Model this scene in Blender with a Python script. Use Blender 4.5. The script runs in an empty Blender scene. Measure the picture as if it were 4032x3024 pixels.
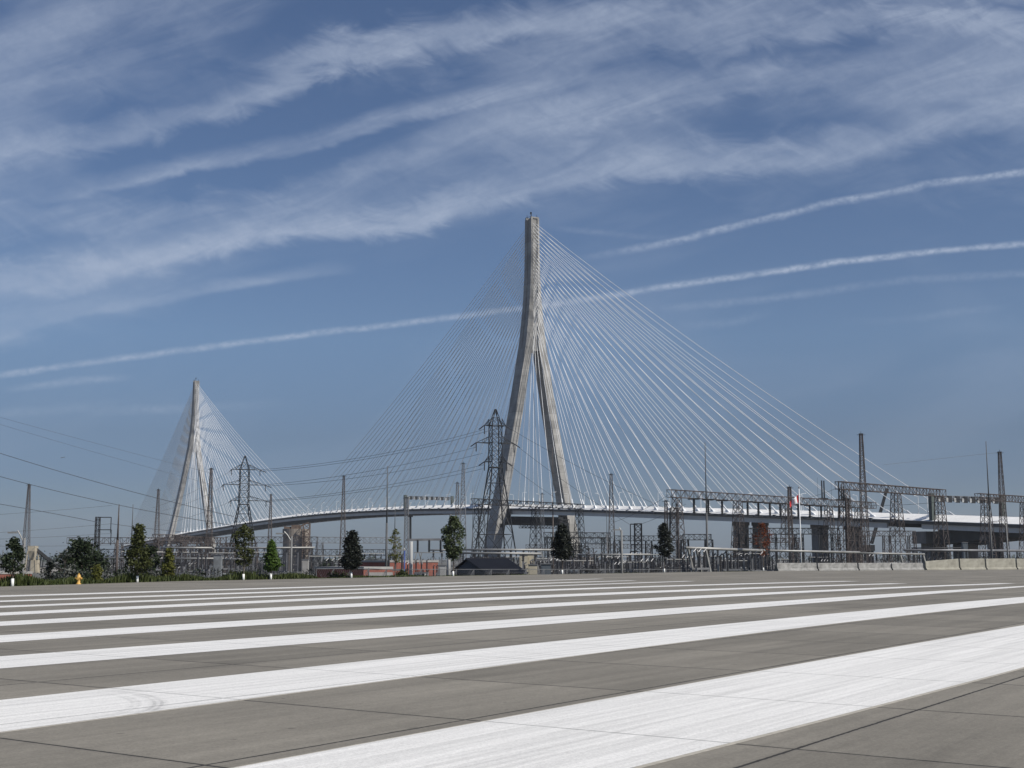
import bpy, math, random
import numpy as np
from mathutils import Vector as V
R = math.radians
rnd = random.Random(7)
S = bpy.context.scene
COL = S.collection
PI = math.pi

# ------------------------------------------------------------------ camera model (metres; eye 1.7 m above the pavement)
FPX, EYE = 5000.0, 1.7
TH = math.atan((2200 - 1512) / FPX)
CT, ST = math.cos(TH), math.sin(TH)
HAZE = .00008
GZ = -3.0                                   # level of the land beyond the plaza

def ray(px, py):
    x = (px - 2016) / FPX; y = (1512 - py) / FPX
    return V((x, CT - y * ST, ST + y * CT))
def at(px, py, Y):
    r = ray(px, py); return V((0, 0, EYE)) + r * (Y / r.y)
def gnd(px, py, z=0.0):
    r = ray(px, py); return V((0, 0, EYE)) + r * ((z - EYE) / r.z)
def zof(py, Y):
    return EYE + Y * math.tan(TH + math.atan((1512 - py) / FPX))
def xof(px, z, Y):
    yc = math.tan(math.atan2(z - EYE, Y) - TH)
    return (px - 2016) / FPX * Y / (CT - yc * ST)
def pt(px, z, Y):
    return V((xof(px, z, Y), Y, z))
def solveY(py, z):
    return (z - EYE) / math.tan(TH + math.atan((1512 - py) / FPX))

# ------------------------------------------------------------------ mesh builder
class MB:
    def __init__(s): s.v = []; s.f = []
    def add(s, vs, fs):
        b = len(s.v); s.v += [tuple(p) for p in vs]; s.f += [tuple(b + i for i in q) for q in fs]; return s
    def frame(s, p, q):
        d = (q - p).normalized()
        u = d.cross(V((0, 0, 1)))
        if u.length < 1e-3: u = V((1, 0, 0))
        u.normalize(); return u, u.cross(d)
    def bar(s, p, q, w, h=None):
        p = V(p); q = V(q); h = h or w
        if (q - p).length < 1e-4: return s
        u, n = s.frame(p, q); u = u * w / 2; n = n * h / 2
        vs = [p - u - n, p + u - n, p + u + n, p - u + n, q - u - n, q + u - n, q + u + n, q - u + n]
        return s.add(vs, [(3, 2, 1, 0), (4, 5, 6, 7), (0, 1, 5, 4), (1, 2, 6, 5), (2, 3, 7, 6), (3, 0, 4, 7)])
    def tube(s, p, q, r0, r1=None, n=8, cap=True):
        p = V(p); q = V(q); r1 = r0 if r1 is None else r1
        u, w = s.frame(p, q)
        vs = []
        for c, r in ((p, r0), (q, r1)):
            for i in range(n):
                a = 2 * PI * i / n; vs.append(c + u * (r * math.cos(a)) + w * (r * math.sin(a)))
        fs = [(i, (i + 1) % n, n + (i + 1) % n, n + i) for i in range(n)]
        if cap: fs += [tuple(range(n - 1, -1, -1)), tuple(range(n, 2 * n))]
        return s.add(vs, fs)
    def path(s, pts, r, n=5):
        for a, b in zip(pts, pts[1:]): s.tube(a, b, r, r, n, False)
        return s
    def box(s, c, d, rz=0.0):
        c = V(c); ca, sa = math.cos(rz), math.sin(rz); vs = []
        for z in (-1, 1):
            for x, y in ((-1, -1), (1, -1), (1, 1), (-1, 1)):
                X = x * d[0] / 2; Y = y * d[1] / 2
                vs.append(c + V((X * ca - Y * sa, X * sa + Y * ca, z * d[2] / 2)))
        return s.add(vs, [(3, 2, 1, 0), (4, 5, 6, 7), (0, 1, 5, 4), (1, 2, 6, 5), (2, 3, 7, 6), (3, 0, 4, 7)])
    def obox(s, o, ax, ay, az):                 # box from a corner and three edge vectors
        o = V(o); ax = V(ax); ay = V(ay); az = V(az)
        vs = [o, o + ax, o + ax + ay, o + ay, o + az, o + ax + az, o + ax + ay + az, o + ay + az]
        return s.add(vs, [(3, 2, 1, 0), (4, 5, 6, 7), (0, 1, 5, 4), (1, 2, 6, 5), (2, 3, 7, 6), (3, 0, 4, 7)])
    def loft(s, rings, cap=True):
        n = len(rings[0]); b = len(s.v)
        for r in rings: s.v += [tuple(p) for p in r]
        for k in range(len(rings) - 1):
            for i in range(n):
                j = (i + 1) % n
                s.f.append((b + k * n + i, b + k * n + j, b + (k + 1) * n + j, b + (k + 1) * n + i))
        if cap:
            s.f.append(tuple(b + i for i in range(n - 1, -1, -1)))
            s.f.append(tuple(b + (len(rings) - 1) * n + i for i in range(n)))
        return s
    def lathe(s, c, prof, n=16):                # profile of (radius, z)
        return s.loft([[V(c) + V((r * math.cos(2 * PI * i / n), r * math.sin(2 * PI * i / n), z)) for i in range(n)] for r, z in prof])
    def lattice(s, A, B, n, lw, bw, X=True, rings=True, geo=1.0):
        A = [V(p) for p in A]; B = [V(p) for p in B]
        ts = [0.0]; st = 1.0
        for i in range(n): ts.append(ts[-1] + st); st *= geo
        ts = [t / ts[-1] for t in ts]
        P = [[A[i].lerp(B[i], t) for i in range(4)] for t in ts]
        for i in range(4): s.bar(A[i], B[i], lw)
        for k in range(n):
            for i in range(4):
                j = (i + 1) % 4
                if X or (k + i) % 2 == 0: s.bar(P[k][i], P[k + 1][j], bw)
                if X or (k + i) % 2 == 1: s.bar(P[k][j], P[k + 1][i], bw)
                if rings and k: s.bar(P[k][i], P[k][j], bw)
        for i in range(4):
            s.bar(P[-1][i], P[-1][(i + 1) % 4], lw); s.bar(P[0][i], P[0][(i + 1) % 4], bw)
        return s
    def build(s, name, mat, parent=None, off=None, smooth=False):
        me = bpy.data.meshes.new(name)
        if off is None and parent is not None:
            off = parent.location if parent.parent is None else parent.parent.location
        o3 = off or (0, 0, 0)
        me.from_pydata([(p[0] - o3[0], p[1] - o3[1], p[2] - o3[2]) for p in s.v], [], s.f)
        me.materials.append(mat)
        if smooth: me.polygons.foreach_set('use_smooth', [True] * len(me.polygons))
        me.update()
        o = bpy.data.objects.new(name, me); COL.objects.link(o)
        if parent is not None: o.parent = parent
        elif off: o.location = off
        return o

def tag(o, label=None, cat=None, group=None, kind=None):
    if label: o['label'] = label
    if cat: o['category'] = cat
    if group: o['group'] = group
    if kind: o['kind'] = kind
    return o
def thing(name, label, cat, loc, group=None):
    o = bpy.data.objects.new(name, None); o.empty_display_size = .3; COL.objects.link(o); o.location = loc
    return tag(o, label, cat, group)
def dup(root, loc, rz=0.0, label=None, sc=1.0):
    r = root.copy(); COL.objects.link(r); r.location = loc; r.rotation_euler.z = rz; r.scale = (sc, sc, sc)
    if label: r['label'] = label
    for ch in list(root.children):
        c = ch.copy(); COL.objects.link(c); c.parent = r
        for g in list(ch.children):
            d = g.copy(); COL.objects.link(d); d.parent = c
    return r

# ------------------------------------------------------------------ materials
def nodes(name):
    m = bpy.data.materials.new(name); m.use_nodes = True
    return m, m.node_tree.nodes, m.node_tree.links, m.node_tree.nodes['Principled BSDF']
class G:                                         # tiny node helper
    def __init__(s, nt): s.n = nt.nodes; s.l = nt.links
    def new(s, t, **k):
        o = s.n.new(t)
        for a, b in k.items(): setattr(o, a, b)
        return o
    def put(s, sock, val):
        if hasattr(val, 'is_output') or isinstance(val, bpy.types.NodeSocket): s.l.new(val, sock)
        else: sock.default_value = val
    def m(s, op, a, b=None, c=None, clamp=False):
        o = s.new('ShaderNodeMath', operation=op); o.use_clamp = clamp
        s.put(o.inputs[0], a)
        if b is not None: s.put(o.inputs[1], b)
        if c is not None: s.put(o.inputs[2], c)
        return o.outputs[0]
    def noise(s, vec, scale, detail=4, rough=.55, dims='3D', dist=0.0):
        o = s.new('ShaderNodeTexNoise', noise_dimensions=dims)
        s.put(o.inputs['Vector'], vec); o.inputs['Scale'].default_value = scale
        o.inputs['Detail'].default_value = detail; o.inputs['Roughness'].default_value = rough; o.inputs['Distortion'].default_value = dist
        return o.outputs[0]
    def mapr(s, v, a, b, c, d, smooth=False):
        o = s.new('ShaderNodeMapRange'); o.interpolation_type = 'SMOOTHSTEP' if smooth else 'LINEAR'
        s.put(o.inputs[0], v)
        for i, x in enumerate((a, b, c, d)): s.put(o.inputs[1 + i], x)
        return o.outputs[0]
    def mix(s, f, a, b, mode='MIX'):
        o = s.new('ShaderNodeMix', data_type='RGBA', blend_type=mode); o.clamp_factor = True
        s.put(o.inputs[0], f); s.put(o.inputs[6], a); s.put(o.inputs[7], b)
        return o.outputs[2]
    def comb(s, x, y, z):
        o = s.new('ShaderNodeCombineXYZ')
        for i, q in enumerate((x, y, z)): s.put(o.inputs[i], q)
        return o.outputs[0]
def c4(c): return (c[0], c[1], c[2], 1)
def mat(name, col, rough=.7, var=.25, scale=2.0, metal=0.0, col2=None, stretch=None, spec=.4, bump=0.0):
    m, n, l, b = nodes(name); g = G(m.node_tree)
    tc = g.new('ShaderNodeTexCoord').outputs['Object']
    if stretch:
        mp = g.new('ShaderNodeMapping'); g.put(mp.inputs['Vector'], tc); mp.inputs['Scale'].default_value = stretch; tc = mp.outputs[0]
    nz = g.noise(tc, scale, 6, .62)
    f = g.mapr(nz, .3, .7, 0, 1)
    lo = c4([x * (1 - var) for x in col]); hi = c4(col2 or [min(1, x * (1 + var)) for x in col])
    g.put(b.inputs['Base Color'], g.mix(f, lo, hi))
    b.inputs['Roughness'].default_value = rough; b.inputs['Metallic'].default_value = metal
    b.inputs['Specular IOR Level'].default_value = spec
    if bump:
        bp = g.new('ShaderNodeBump'); bp.inputs['Strength'].default_value = bump; g.put(bp.inputs['Height'], nz); l.new(bp.outputs[0], b.inputs['Normal'])
    return m
def leafmat(name, c1, c2, trans=.25):
    m, n, l, b = nodes(name); g = G(m.node_tree)
    ge = g.new('ShaderNodeNewGeometry')
    tc = g.new('ShaderNodeTexCoord').outputs['Object']
    f = g.m('MULTIPLY_ADD', ge.outputs['Random Per Island'], .6, g.m('MULTIPLY', g.noise(tc, 1.6, 3), .5))
    col = g.mix(f, c4(c1), c4(c2))
    g.put(b.inputs['Base Color'], col); b.inputs['Roughness'].default_value = .6; b.inputs['Specular IOR Level'].default_value = .3
    t = g.new('ShaderNodeBsdfTranslucent'); g.put(t.inputs[0], col)
    mx = g.new('ShaderNodeMixShader'); mx.inputs[0].default_value = trans
    l.new(b.outputs[0], mx.inputs[1]); l.new(t.outputs[0], mx.inputs[2])
    l.new(mx.outputs[0], n['Material Output'].inputs[0])
    return m

M = {}
M['steel_brown'] = mat('weathered steel', (.052, .043, .041), .7, .5, .9, .2, (.15, .125, .115))
M['steel_dark'] = mat('dark steel', (.035, .037, .04), .6, .4, 1.0, .3)
M['steel_grey'] = mat('galvanised steel', (.20, .20, .205), .55, .3, .8, .5)
M['alu'] = mat('aluminium bus', (.30, .295, .28), .5, .25, .5, .3)
M['pole_mono'] = mat('dull pole', (.085, .088, .09), .65, .3, .6)
M['pole_grey'] = mat('grey pole', (.17, .17, .165), .65, .25, .6)
M['pole_rust'] = mat('stained pole', (.07, .05, .042), .8, .5, .5, 0, (.12, .10, .09))
M['white_steel'] = mat('white painted steel', (.74, .75, .75), .5, .06, .3)
M['cable'] = mat('white cable sheath', (.80, .80, .79), .45, .04, .05)
M['barrier_white'] = mat('pale parapet', (.80, .785, .75), .8, .08, .35, 0, (.88, .87, .84))
M['edge_dark'] = mat('edge beam', (.10, .105, .11), .75, .25, .2)
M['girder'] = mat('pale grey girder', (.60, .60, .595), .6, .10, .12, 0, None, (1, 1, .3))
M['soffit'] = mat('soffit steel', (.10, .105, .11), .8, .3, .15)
M['asphalt'] = mat('deck asphalt', (.05, .05, .05), .9, .2, .5)
M['pier'] = mat('pier concrete', (.20, .18, .165), .85, .35, .25, 0, None, (1, 1, .3))
M['dark'] = mat('dark equipment', (.016, .017, .018), .6, .4, .6)
M['porcelain'] = mat('dark porcelain', (.035, .033, .034), .35, .4, 1.5)
M['equip'] = mat('grey equipment paint', (.17, .18, .185), .6, .35, .7)
M['equip_blue'] = mat('blue grey equipment', (.08, .095, .11), .6, .35, .7)
M['equip_beige'] = mat('beige cabinet', (.42, .38, .29), .7, .2, .8)
M['precast'] = mat('white precast column', (.36, .36, .35), .8, .15, .5)
M['roof'] = mat('dark standing seam roof', (.024, .024, .029), .6, .25, .5, 0, None, None, .25)
M['dark_wall'] = mat('dark wall', (.02, .02, .021), .8, .3, 1)
M['coping'] = mat('light coping', (.30, .288, .272), .8, .15, 1)
M['silo'] = mat('silo concrete', (.27, .235, .20), .9, .3, .35, 0, None, (1, 1, .4))
M['rust'] = mat('rusted steel', (.13, .095, .075), .85, .5, .6)
M['cream'] = mat('cream cladding', (.42, .37, .28), .8, .25, .4)
M['hyd'] = mat('yellow ochre paint', (.55, .33, .085), .5, .12, 6)
M['bark'] = mat('bark', (.10, .085, .07), .9, .4, 6)
M['guard'] = mat('white trunk guard', (.80, .80, .77), .6, .05, 3)
M['red'] = mat('red cloth', (.52, .028, .03), .75, .12, 3)
M['cloth_white'] = mat('white cloth', (.75, .75, .76), .75, .05, 3)
M['truck_white'] = mat('white truck paint', (.72, .71, .68), .4, .08, .6)
M['tyre'] = mat('tyre', (.02, .02, .02), .9, .2, 5)
M['glass'] = mat('dark glass', (.02, .025, .03), .1, .2, 1, 0, None, None, .6)
M['blue_post'] = mat('blue post', (.03, .06, .22), .5, .15, 2)
M['wire'] = mat('conductor', (.12, .125, .13), .5, .2, .2, .4)
M['sign_back'] = mat('pale cabinet', (.34, .34, .33), .6, .2, 1)
M['sign_post'] = mat('green grey post', (.07, .085, .075), .6, .2, .5)
M['jet'] = mat('airliner skin', (.10, .11, .12), .5, .1, .1)
M['lamp_glass'] = mat('lamp lens', (.75, .76, .77), .3, .03, 2)

def brick_mat():
    m, n, l, b = nodes('red brick'); g = G(m.node_tree)
    tc = g.new('ShaderNodeTexCoord').outputs['Object']
    sp = g.new('ShaderNodeSeparateXYZ'); l.new(tc, sp.inputs[0])
    vec = g.comb(g.m('ADD', sp.outputs[0], sp.outputs[1]), sp.outputs[2], 0.0)
    bt = g.new('ShaderNodeTexBrick'); g.put(bt.inputs['Vector'], vec)
    bt.inputs['Color1'].default_value = (.20, .055, .038, 1); bt.inputs['Color2'].default_value = (.27, .085, .058, 1)
    bt.inputs['Mortar'].default_value = (.24, .15, .12, 1); bt.inputs['Scale'].default_value = 4; bt.inputs['Mortar Size'].default_value = .012
    nz = g.mapr(g.noise(tc, .8, 5), .3, .7, .75, 1.15)
    g.put(b.inputs['Base Color'], g.mix(1.0, bt.outputs[0], g.comb(nz, nz, nz), 'MULTIPLY'))
    b.inputs['Roughness'].default_value = .9
    return m
M['brick'] = brick_mat()

def tower_mat():
    m, n, l, b = nodes('tower concrete'); g = G(m.node_tree)
    tc = g.new('ShaderNodeTexCoord').outputs['Object']
    sp = g.new('ShaderNodeSeparateXYZ'); l.new(tc, sp.inputs[0])
    lift = g.m('DIVIDE', sp.outputs[2], 4.6)
    fl = g.m('FLOOR', lift); fr = g.m('FRACT', lift)
    wn = g.new('ShaderNodeTexWhiteNoise', noise_dimensions='1D'); g.put(wn.inputs['W'], fl)
    tone = g.mapr(wn.outputs[0], 0, 1, .86, 1.10)
    line = g.m('SUBTRACT', 1.0, g.m('MULTIPLY', g.m('LESS_THAN', fr, .07), .22))
    mp = g.new('ShaderNodeMapping'); l.new(tc, mp.inputs[0]); mp.inputs['Scale'].default_value = (1, 1, .12)
    streak = g.mapr(g.noise(mp.outputs[0], .55, 6, .65), .3, .7, .80, 1.14)
    blot = g.mapr(g.noise(tc, .16, 5, .6), .35, .65, .80, 1.12)
    k = g.m('MULTIPLY', g.m('MULTIPLY', tone, line), g.m('MULTIPLY', streak, blot))
    g.put(b.inputs['Base Color'], g.mix(1.0, (.335, .325, .305, 1), g.comb(k, k, k), 'MULTIPLY'))
    b.inputs['Roughness'].default_value = .9; b.inputs['Specular IOR Level'].default_value = .2
    return m
M['tower'] = tower_mat()

SD = V((.566, .824, 0)); SN = V((-.824, .566, 0))          # along and across the painted stripes
def pave_common(g, l):
    ge = g.new('ShaderNodeNewGeometry').outputs['Position']
    sp = g.new('ShaderNodeSeparateXYZ'); l.new(ge, sp.inputs[0])
    a = g.m('ADD', g.m('MULTIPLY', sp.outputs[0], SD.x), g.m('MULTIPLY', sp.outputs[1], SD.y))
    c = g.m('ADD', g.m('MULTIPLY', sp.outputs[0], SN.x), g.m('MULTIPLY', sp.outputs[1], SN.y))
    wob = g.m('MULTIPLY', g.m('SUBTRACT', g.noise(ge, 3.0, 4, .7), .5), .03)
    ta = g.m('DIVIDE', g.m('SUBTRACT', g.m('ADD', a, wob), .27), 3.63)
    tcx = g.m('DIVIDE', g.m('SUBTRACT', g.m('ADD', c, wob), .87), 3.7)
    def dist(t, p):
        f = g.m('FRACT', t); return g.m('MULTIPLY', g.m('MINIMUM', f, g.m('SUBTRACT', 1.0, f)), p)
    da, dc = dist(ta, 3.63), dist(tcx, 3.7)
    d = g.m('MINIMUM', da, dc)
    jw = g.mapr(g.noise(ge, 9.0, 3, .7), .3, .75, .014, .028)
    joint = g.mapr(g.m('DIVIDE', d, jw), .7, 1.2, 1, 0, True)
    halo = g.mapr(d, 0, .10, 1, 0, True)
    cell = g.new('ShaderNodeTexWhiteNoise', noise_dimensions='2D'); g.put(cell.inputs['Vector'], g.comb(g.m('FLOOR', ta), g.m('FLOOR', tcx), 0.0))
    av = g.comb(a, c, 0.0)
    mp = g.new('ShaderNodeMapping'); l.new(av, mp.inputs[0]); mp.inputs['Scale'].default_value = (.10, 1.6, 1)
    streak = g.noise(mp.outputs[0], 1.2, 7, .65)
    mp2 = g.new('ShaderNodeMapping'); l.new(av, mp2.inputs[0]); mp2.inputs['Scale'].default_value = (.30, 9.0, 1)
    fine = g.noise(mp2.outputs[0], 2.2, 5, .7)
    return ge, a, c, joint, halo, cell.outputs[0], streak, fine, av
def concrete_mat():
    m, n, l, b = nodes('plaza concrete'); g = G(m.node_tree)
    ge, a, c, joint, halo, cell, streak, fine, av = pave_common(g, l)
    k = g.mapr(cell, 0, 1, .86, 1.08)
    k = g.m('MULTIPLY', k, g.mapr(streak, .3, .7, .86, 1.12))
    k = g.m('MULTIPLY', k, g.mapr(fine, .25, .75, .93, 1.07))
    k = g.m('MULTIPLY', k, g.mapr(g.noise(ge, .22, 6, .6), .3, .7, .86, 1.12))
    k = g.m('MULTIPLY', k, g.mapr(g.noise(ge, 30, 5, .88), .32, .68, .74, 1.26))
    k = g.m('MULTIPLY', k, g.mapr(g.noise(ge, 7, 6, .8), .3, .7, .88, 1.12))
    spot = g.m('MULTIPLY', g.mapr(g.noise(ge, 2.3, 3, .6), .68, .76, 1, .72), g.mapr(g.noise(ge, 5.1, 2, .5), .72, .76, 1, .6))
    mp3 = g.new('ShaderNodeMapping'); l.new(av, mp3.inputs[0]); mp3.inputs['Scale'].default_value = (.03, .55, 1)
    k = g.m('MULTIPLY', k, g.mapr(g.noise(mp3.outputs[0], 2.0, 5, .6), .35, .65, .86, 1.08))
    k = g.m('MULTIPLY', k, spot)
    k = g.m('MULTIPLY', k, g.m('SUBTRACT', 1.0, g.m('MULTIPLY', halo, .10)))
    col = g.mix(1.0, (.212, .195, .163, 1), g.comb(k, k, k), 'MULTIPLY')
    col = g.mix(g.m('MULTIPLY', joint, .96), col, (.03, .028, .026, 1))
    g.put(b.inputs['Base Color'], col); b.inputs['Roughness'].default_value = .85; b.inputs['Specular IOR Level'].default_value = .25
    bp = g.new('ShaderNodeBump'); bp.inputs['Strength'].default_value = .25; bp.inputs['Distance'].default_value = .004
    g.put(bp.inputs['Height'], g.noise(ge, 90, 3, .7)); l.new(bp.outputs[0], b.inputs['Normal'])
    return m
def paint_mat():
    m, n, l, b = nodes('white road paint'); g = G(m.node_tree)
    ge, a, c, joint, halo, cell, streak, fine, av = pave_common(g, l)
    mp = g.new('ShaderNodeMapping'); l.new(av, mp.inputs[0]); mp.inputs['Scale'].default_value = (.05, 2.4, 1)
    rib = g.noise(mp.outputs[0], 3.0, 4, .6)
    k = g.mapr(streak, .3, .7, .90, 1.05)
    k = g.m('MULTIPLY', k, g.mapr(rib, .30, .62, .80, 1.03))
    k = g.m('MULTIPLY', k, g.mapr(g.noise(ge, 36, 5, .85), .32, .60, .74, 1.05))
    k = g.m('MULTIPLY', k, g.mapr(g.noise(ge, 11, 4, .7), .3, .6, .92, 1.02))
    # tyre scuffs: curved rubber marks across the second stripe
    sp = g.new('ShaderNodeSeparateXYZ'); l.new(ge, sp.inputs[0])
    def ring(cx, cy, r, w, s0):
        dx = g.m('SUBTRACT', sp.outputs[0], cx); dy = g.m('SUBTRACT', sp.outputs[1], cy)
        rr = g.m('SQRT', g.m('ADD', g.m('MULTIPLY', dx, dx), g.m('MULTIPLY', dy, dy)))
        q = g.m('ABSOLUTE', g.m('SUBTRACT', rr, r))
        e = g.mapr(q, w * .5, w, 1, 0, True)
        tread = g.mapr(g.m('SINE', g.m('MULTIPLY', rr, 75.0)), -.4, .4, .45, 1)
        return g.m('MULTIPLY', g.m('MULTIPLY', e, tread), s0)
    sc = g.m('MAXIMUM', ring(-6.75, 14.7, 2.66, .13, .30), ring(-6.75, 14.7, 2.40, .09, .16))
    sc = g.m('MULTIPLY', sc, g.mapr(sp.outputs[0], -5.4, -4.7, .12, 1, True))
    sc = g.m('ADD', sc, ring(-8.6, 13.9, 2.5, .22, .10))
    sc = g.m('ADD', sc, ring(-2.6, 20.5, 4.2, .12, .10))
    sc = g.m('MULTIPLY', sc, g.mapr(g.noise(ge, 3, 4), .35, .6, .3, 1))
    k = g.m('MULTIPLY', k, g.m('SUBTRACT', 1.0, sc))
    col = g.mix(1.0, (.815, .80, .765, 1), g.comb(k, k, k), 'MULTIPLY')
    worn = g.m('MAXIMUM', g.mapr(g.noise(ge, 30, 6, .8), .68, .75, 0, .6), g.mapr(g.m('MULTIPLY_ADD', g.noise(ge, 1.1, 5, .7), .6, g.m('MULTIPLY', g.noise(ge, 24, 4, .8), .4)), .60, .68, 0, .45))
    col = g.mix(worn, col, (.3, .29, .27, 1))
    col = g.mix(g.m('MULTIPLY', joint, .6), col, (.12, .12, .115, 1))
    g.put(b.inputs['Base Color'], col); b.inputs['Roughness'].default_value = .75; b.inputs['Specular IOR Level'].default_value = .3
    bp = g.new('ShaderNodeBump'); bp.inputs['Strength'].default_value = .3; bp.inputs['Distance'].default_value = .004
    g.put(bp.inputs['Height'], g.noise(ge, 70, 3, .7)); l.new(bp.outputs[0], b.inputs['Normal'])
    return m
M['concrete'] = concrete_mat(); M['paint'] = paint_mat()
M['overspray'] = mat('sandy edge line', (.40, .37, .31), .85, .2, 8)
M['ground'] = mat('gravel ground', (.10, .10, .095), .95, .35, .5, 0, (.15, .145, .13))
M['verge'] = mat('grass verge soil', (.040, .055, .018), .95, .5, 1.2, 0, (.075, .085, .03))
M['barrier'] = mat('barrier concrete', (.23, .226, .215), .9, .38, .9, 0, (.40, .395, .375), (1, 1, 1.6))
M['barrier_tan'] = mat('tan barrier concrete', (.27, .255, .21), .9, .25, .6, 0, (.38, .365, .305), (1, 1, 1.6))
M['blade'] = leafmat('grass blades', (.035, .055, .012), (.085, .10, .03), .3)
M['l_dark'] = leafmat('dark maple leaves', (.007, .010, .007), (.016, .020, .012), .10)
M['l_darkgreen'] = leafmat('dark green leaves', (.012, .021, .009), (.030, .044, .017), .2)
M['l_mid'] = leafmat('mid green leaves', (.030, .048, .016), (.085, .105, .045), .25)
M['l_bright'] = leafmat('bright green leaves', (.036, .074, .010), (.09, .15, .024), .3)
M['l_olive'] = leafmat('olive leaves', (.026, .035, .008), (.066, .074, .018), .22)
M['l_yellow'] = leafmat('yellow green leaves', (.075, .085, .015), (.15, .15, .035), .35)
M['l_grey'] = leafmat('grey shrub leaves', (.055, .060, .055), (.12, .125, .11), .15)
M['l_red'] = leafmat('red autumn leaves', (.10, .022, .008), (.22, .06, .018), .3)
M['l_far'] = leafmat('distant leaves', (.035, .05, .03), (.07, .085, .05), .2)

# ------------------------------------------------------------------ pavement, stripes, ground
EDGE = [(-700, 2322), (0, 2310), (672, 2289), (1344, 2276), (2016, 2264), (2688, 2253), (3056, 2248.5), (3640, 2244.5), (4032, 2242), (4700, 2239)]
EP = [gnd(*p) for p in EDGE]
def edge_py(px):
    for (a, b), (c, d) in zip(EDGE, EDGE[1:]):
        if px <= c: return b + (d - b) * (px - a) / (c - a)
    return EDGE[-1][1]
def edge_pt(px, out=0.0, z=0.0):                # point by the far pavement edge; out = metres farther along the sight line
    p = gnd(px, edge_py(px)); d = V((p.x, p.y, 0)); p = p + d.normalized() * out; p.z = z; return p
first = EP[0] - SD * 260; last = EP[-1] + (EP[-1] - EP[-2]).normalized() * 500
poly = [first] + EP + [last, V((700, -250, 0)), V((-150, -350, 0))]
pv = MB(); n = len(poly)
pv.add([V((p.x, p.y, 0)) for p in poly] + [V((p.x, p.y, -.3)) for p in poly], [tuple(range(n - 1, -1, -1))] + [(i, (i + 1) % n, n + (i + 1) % n, n + i) for i in range(n)])
pavement = tag(pv.build('pavement', M['concrete']), kind='structure')

STR = [
 ([(920, 3024), (2016, 2822), (2976, 2645), (4032, 2462)], [(2490, 3024), (2927, 2911), (3383, 2797), (4032, 2627)]),
 ([(0, 2762), (547, 2701), (1094, 2633), (2016, 2539), (2927, 2453), (4032, 2350)], [(0, 2885), (1020, 2747), (2016, 2610), (2927, 2501), (4032, 2373)]),
 ([(0, 2590), (1094, 2503.5), (2016, 2432), (2927, 2380), (4032, 2307)], [(0, 2642), (1094, 2539), (2016, 2461), (2927, 2402), (4032, 2311)]),
 ([(0, 2502.6), (1094, 2437), (2016, 2380), (2927, 2338.5), (3930, 2296.6)], [(0, 2530), (1094, 2460), (2016, 2394), (2927, 2348.5), (3930, 2300)]),
 ([(0, 2446), (1094, 2395), (2016, 2346), (2927, 2315), (3500, 2297)], [(0, 2463), (1094, 2408.7), (2016, 2356.8), (2927, 2321), (3500, 2300)]),
 ([(0, 2409.6), (1094, 2366), (2016, 2324), (2927, 2297), (3330, 2288)], [(0, 2421.5), (1094, 2375), (2016, 2330), (2927, 2301), (3330, 2290)]),
 ([(0, 2385), (1094, 2346), (2016, 2310), (2700, 2288)], [(0, 2392), (1094, 2351), (2016, 2313), (2700, 2290)]),
 ([(0, 2365), (1094, 2329), (2016, 2298.5), (2480, 2285.5)], [(0, 2370), (1094, 2334), (2016, 2302), (2480, 2287)]),
 ([(0, 2345), (1094, 2314), (2016, 2287.5), (2350, 2279)], [(0, 2350), (1094, 2318.5), (2016, 2289.8), (2350, 2280.5)])]
def fitline(pts, lo, hi):
    g = [gnd(*p) for p in pts]
    a = np.array([p.dot(SD) for p in g]); c = np.array([p.dot(SN) for p in g])
    k = np.polyfit(a, c, 2 if len(g) > 3 else 1)
    k1 = [np.polyfit(a[:2], c[:2], 1), np.polyfit(a[-2:], c[-2:], 1)]
    out = []
    for t in np.linspace(lo, hi, 81):
        if t < a[0]: v = np.polyval(k, a[0]) + (t - a[0]) * np.polyval(np.polyder(k), a[0]) 
        elif t > a[-1]: v = np.polyval(k, a[-1]) + (t - a[-1]) * np.polyval(np.polyder(k), a[-1])
        else: v = np.polyval(k, t)
        out.append(SD * float(t) + SN * float(v))
    return out
for i, (up, dn) in enumerate(STR):
    hi = max(gnd(*up[-1]).dot(SD), 92 if i < 4 else 0); lo = gnd(*dn[0]).dot(SD) - 40
    A = fitline(up, lo, hi); B = fitline(dn, lo, hi)
    mb = MB()
    for k in range(len(A) - 1):
        z = V((0, 0, .004)); mb.add([B[k] + z, B[k + 1] + z, A[k + 1] + z, A[k] + z], [(0, 1, 2, 3)])
    tag(mb.build('painted_stripe', M['paint'], pavement), kind='structure')
    if i < 2:
        mb = MB()
        for k in range(len(A) - 1):
            z = V((0, 0, .0025)); w = SN * .07
            mb.add([B[k] + z - w, B[k + 1] + z - w, B[k + 1] + z + w, B[k] + z + w], [(0, 1, 2, 3)])
            if i == 0: mb.add([A[k] + z - w * .5, A[k + 1] + z - w * .5, A[k + 1] + z + w * .5, A[k] + z + w * .5], [(0, 1, 2, 3)])
        tag(mb.build('painted_edge_line', M['overspray'], pavement), kind='structure')

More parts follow.
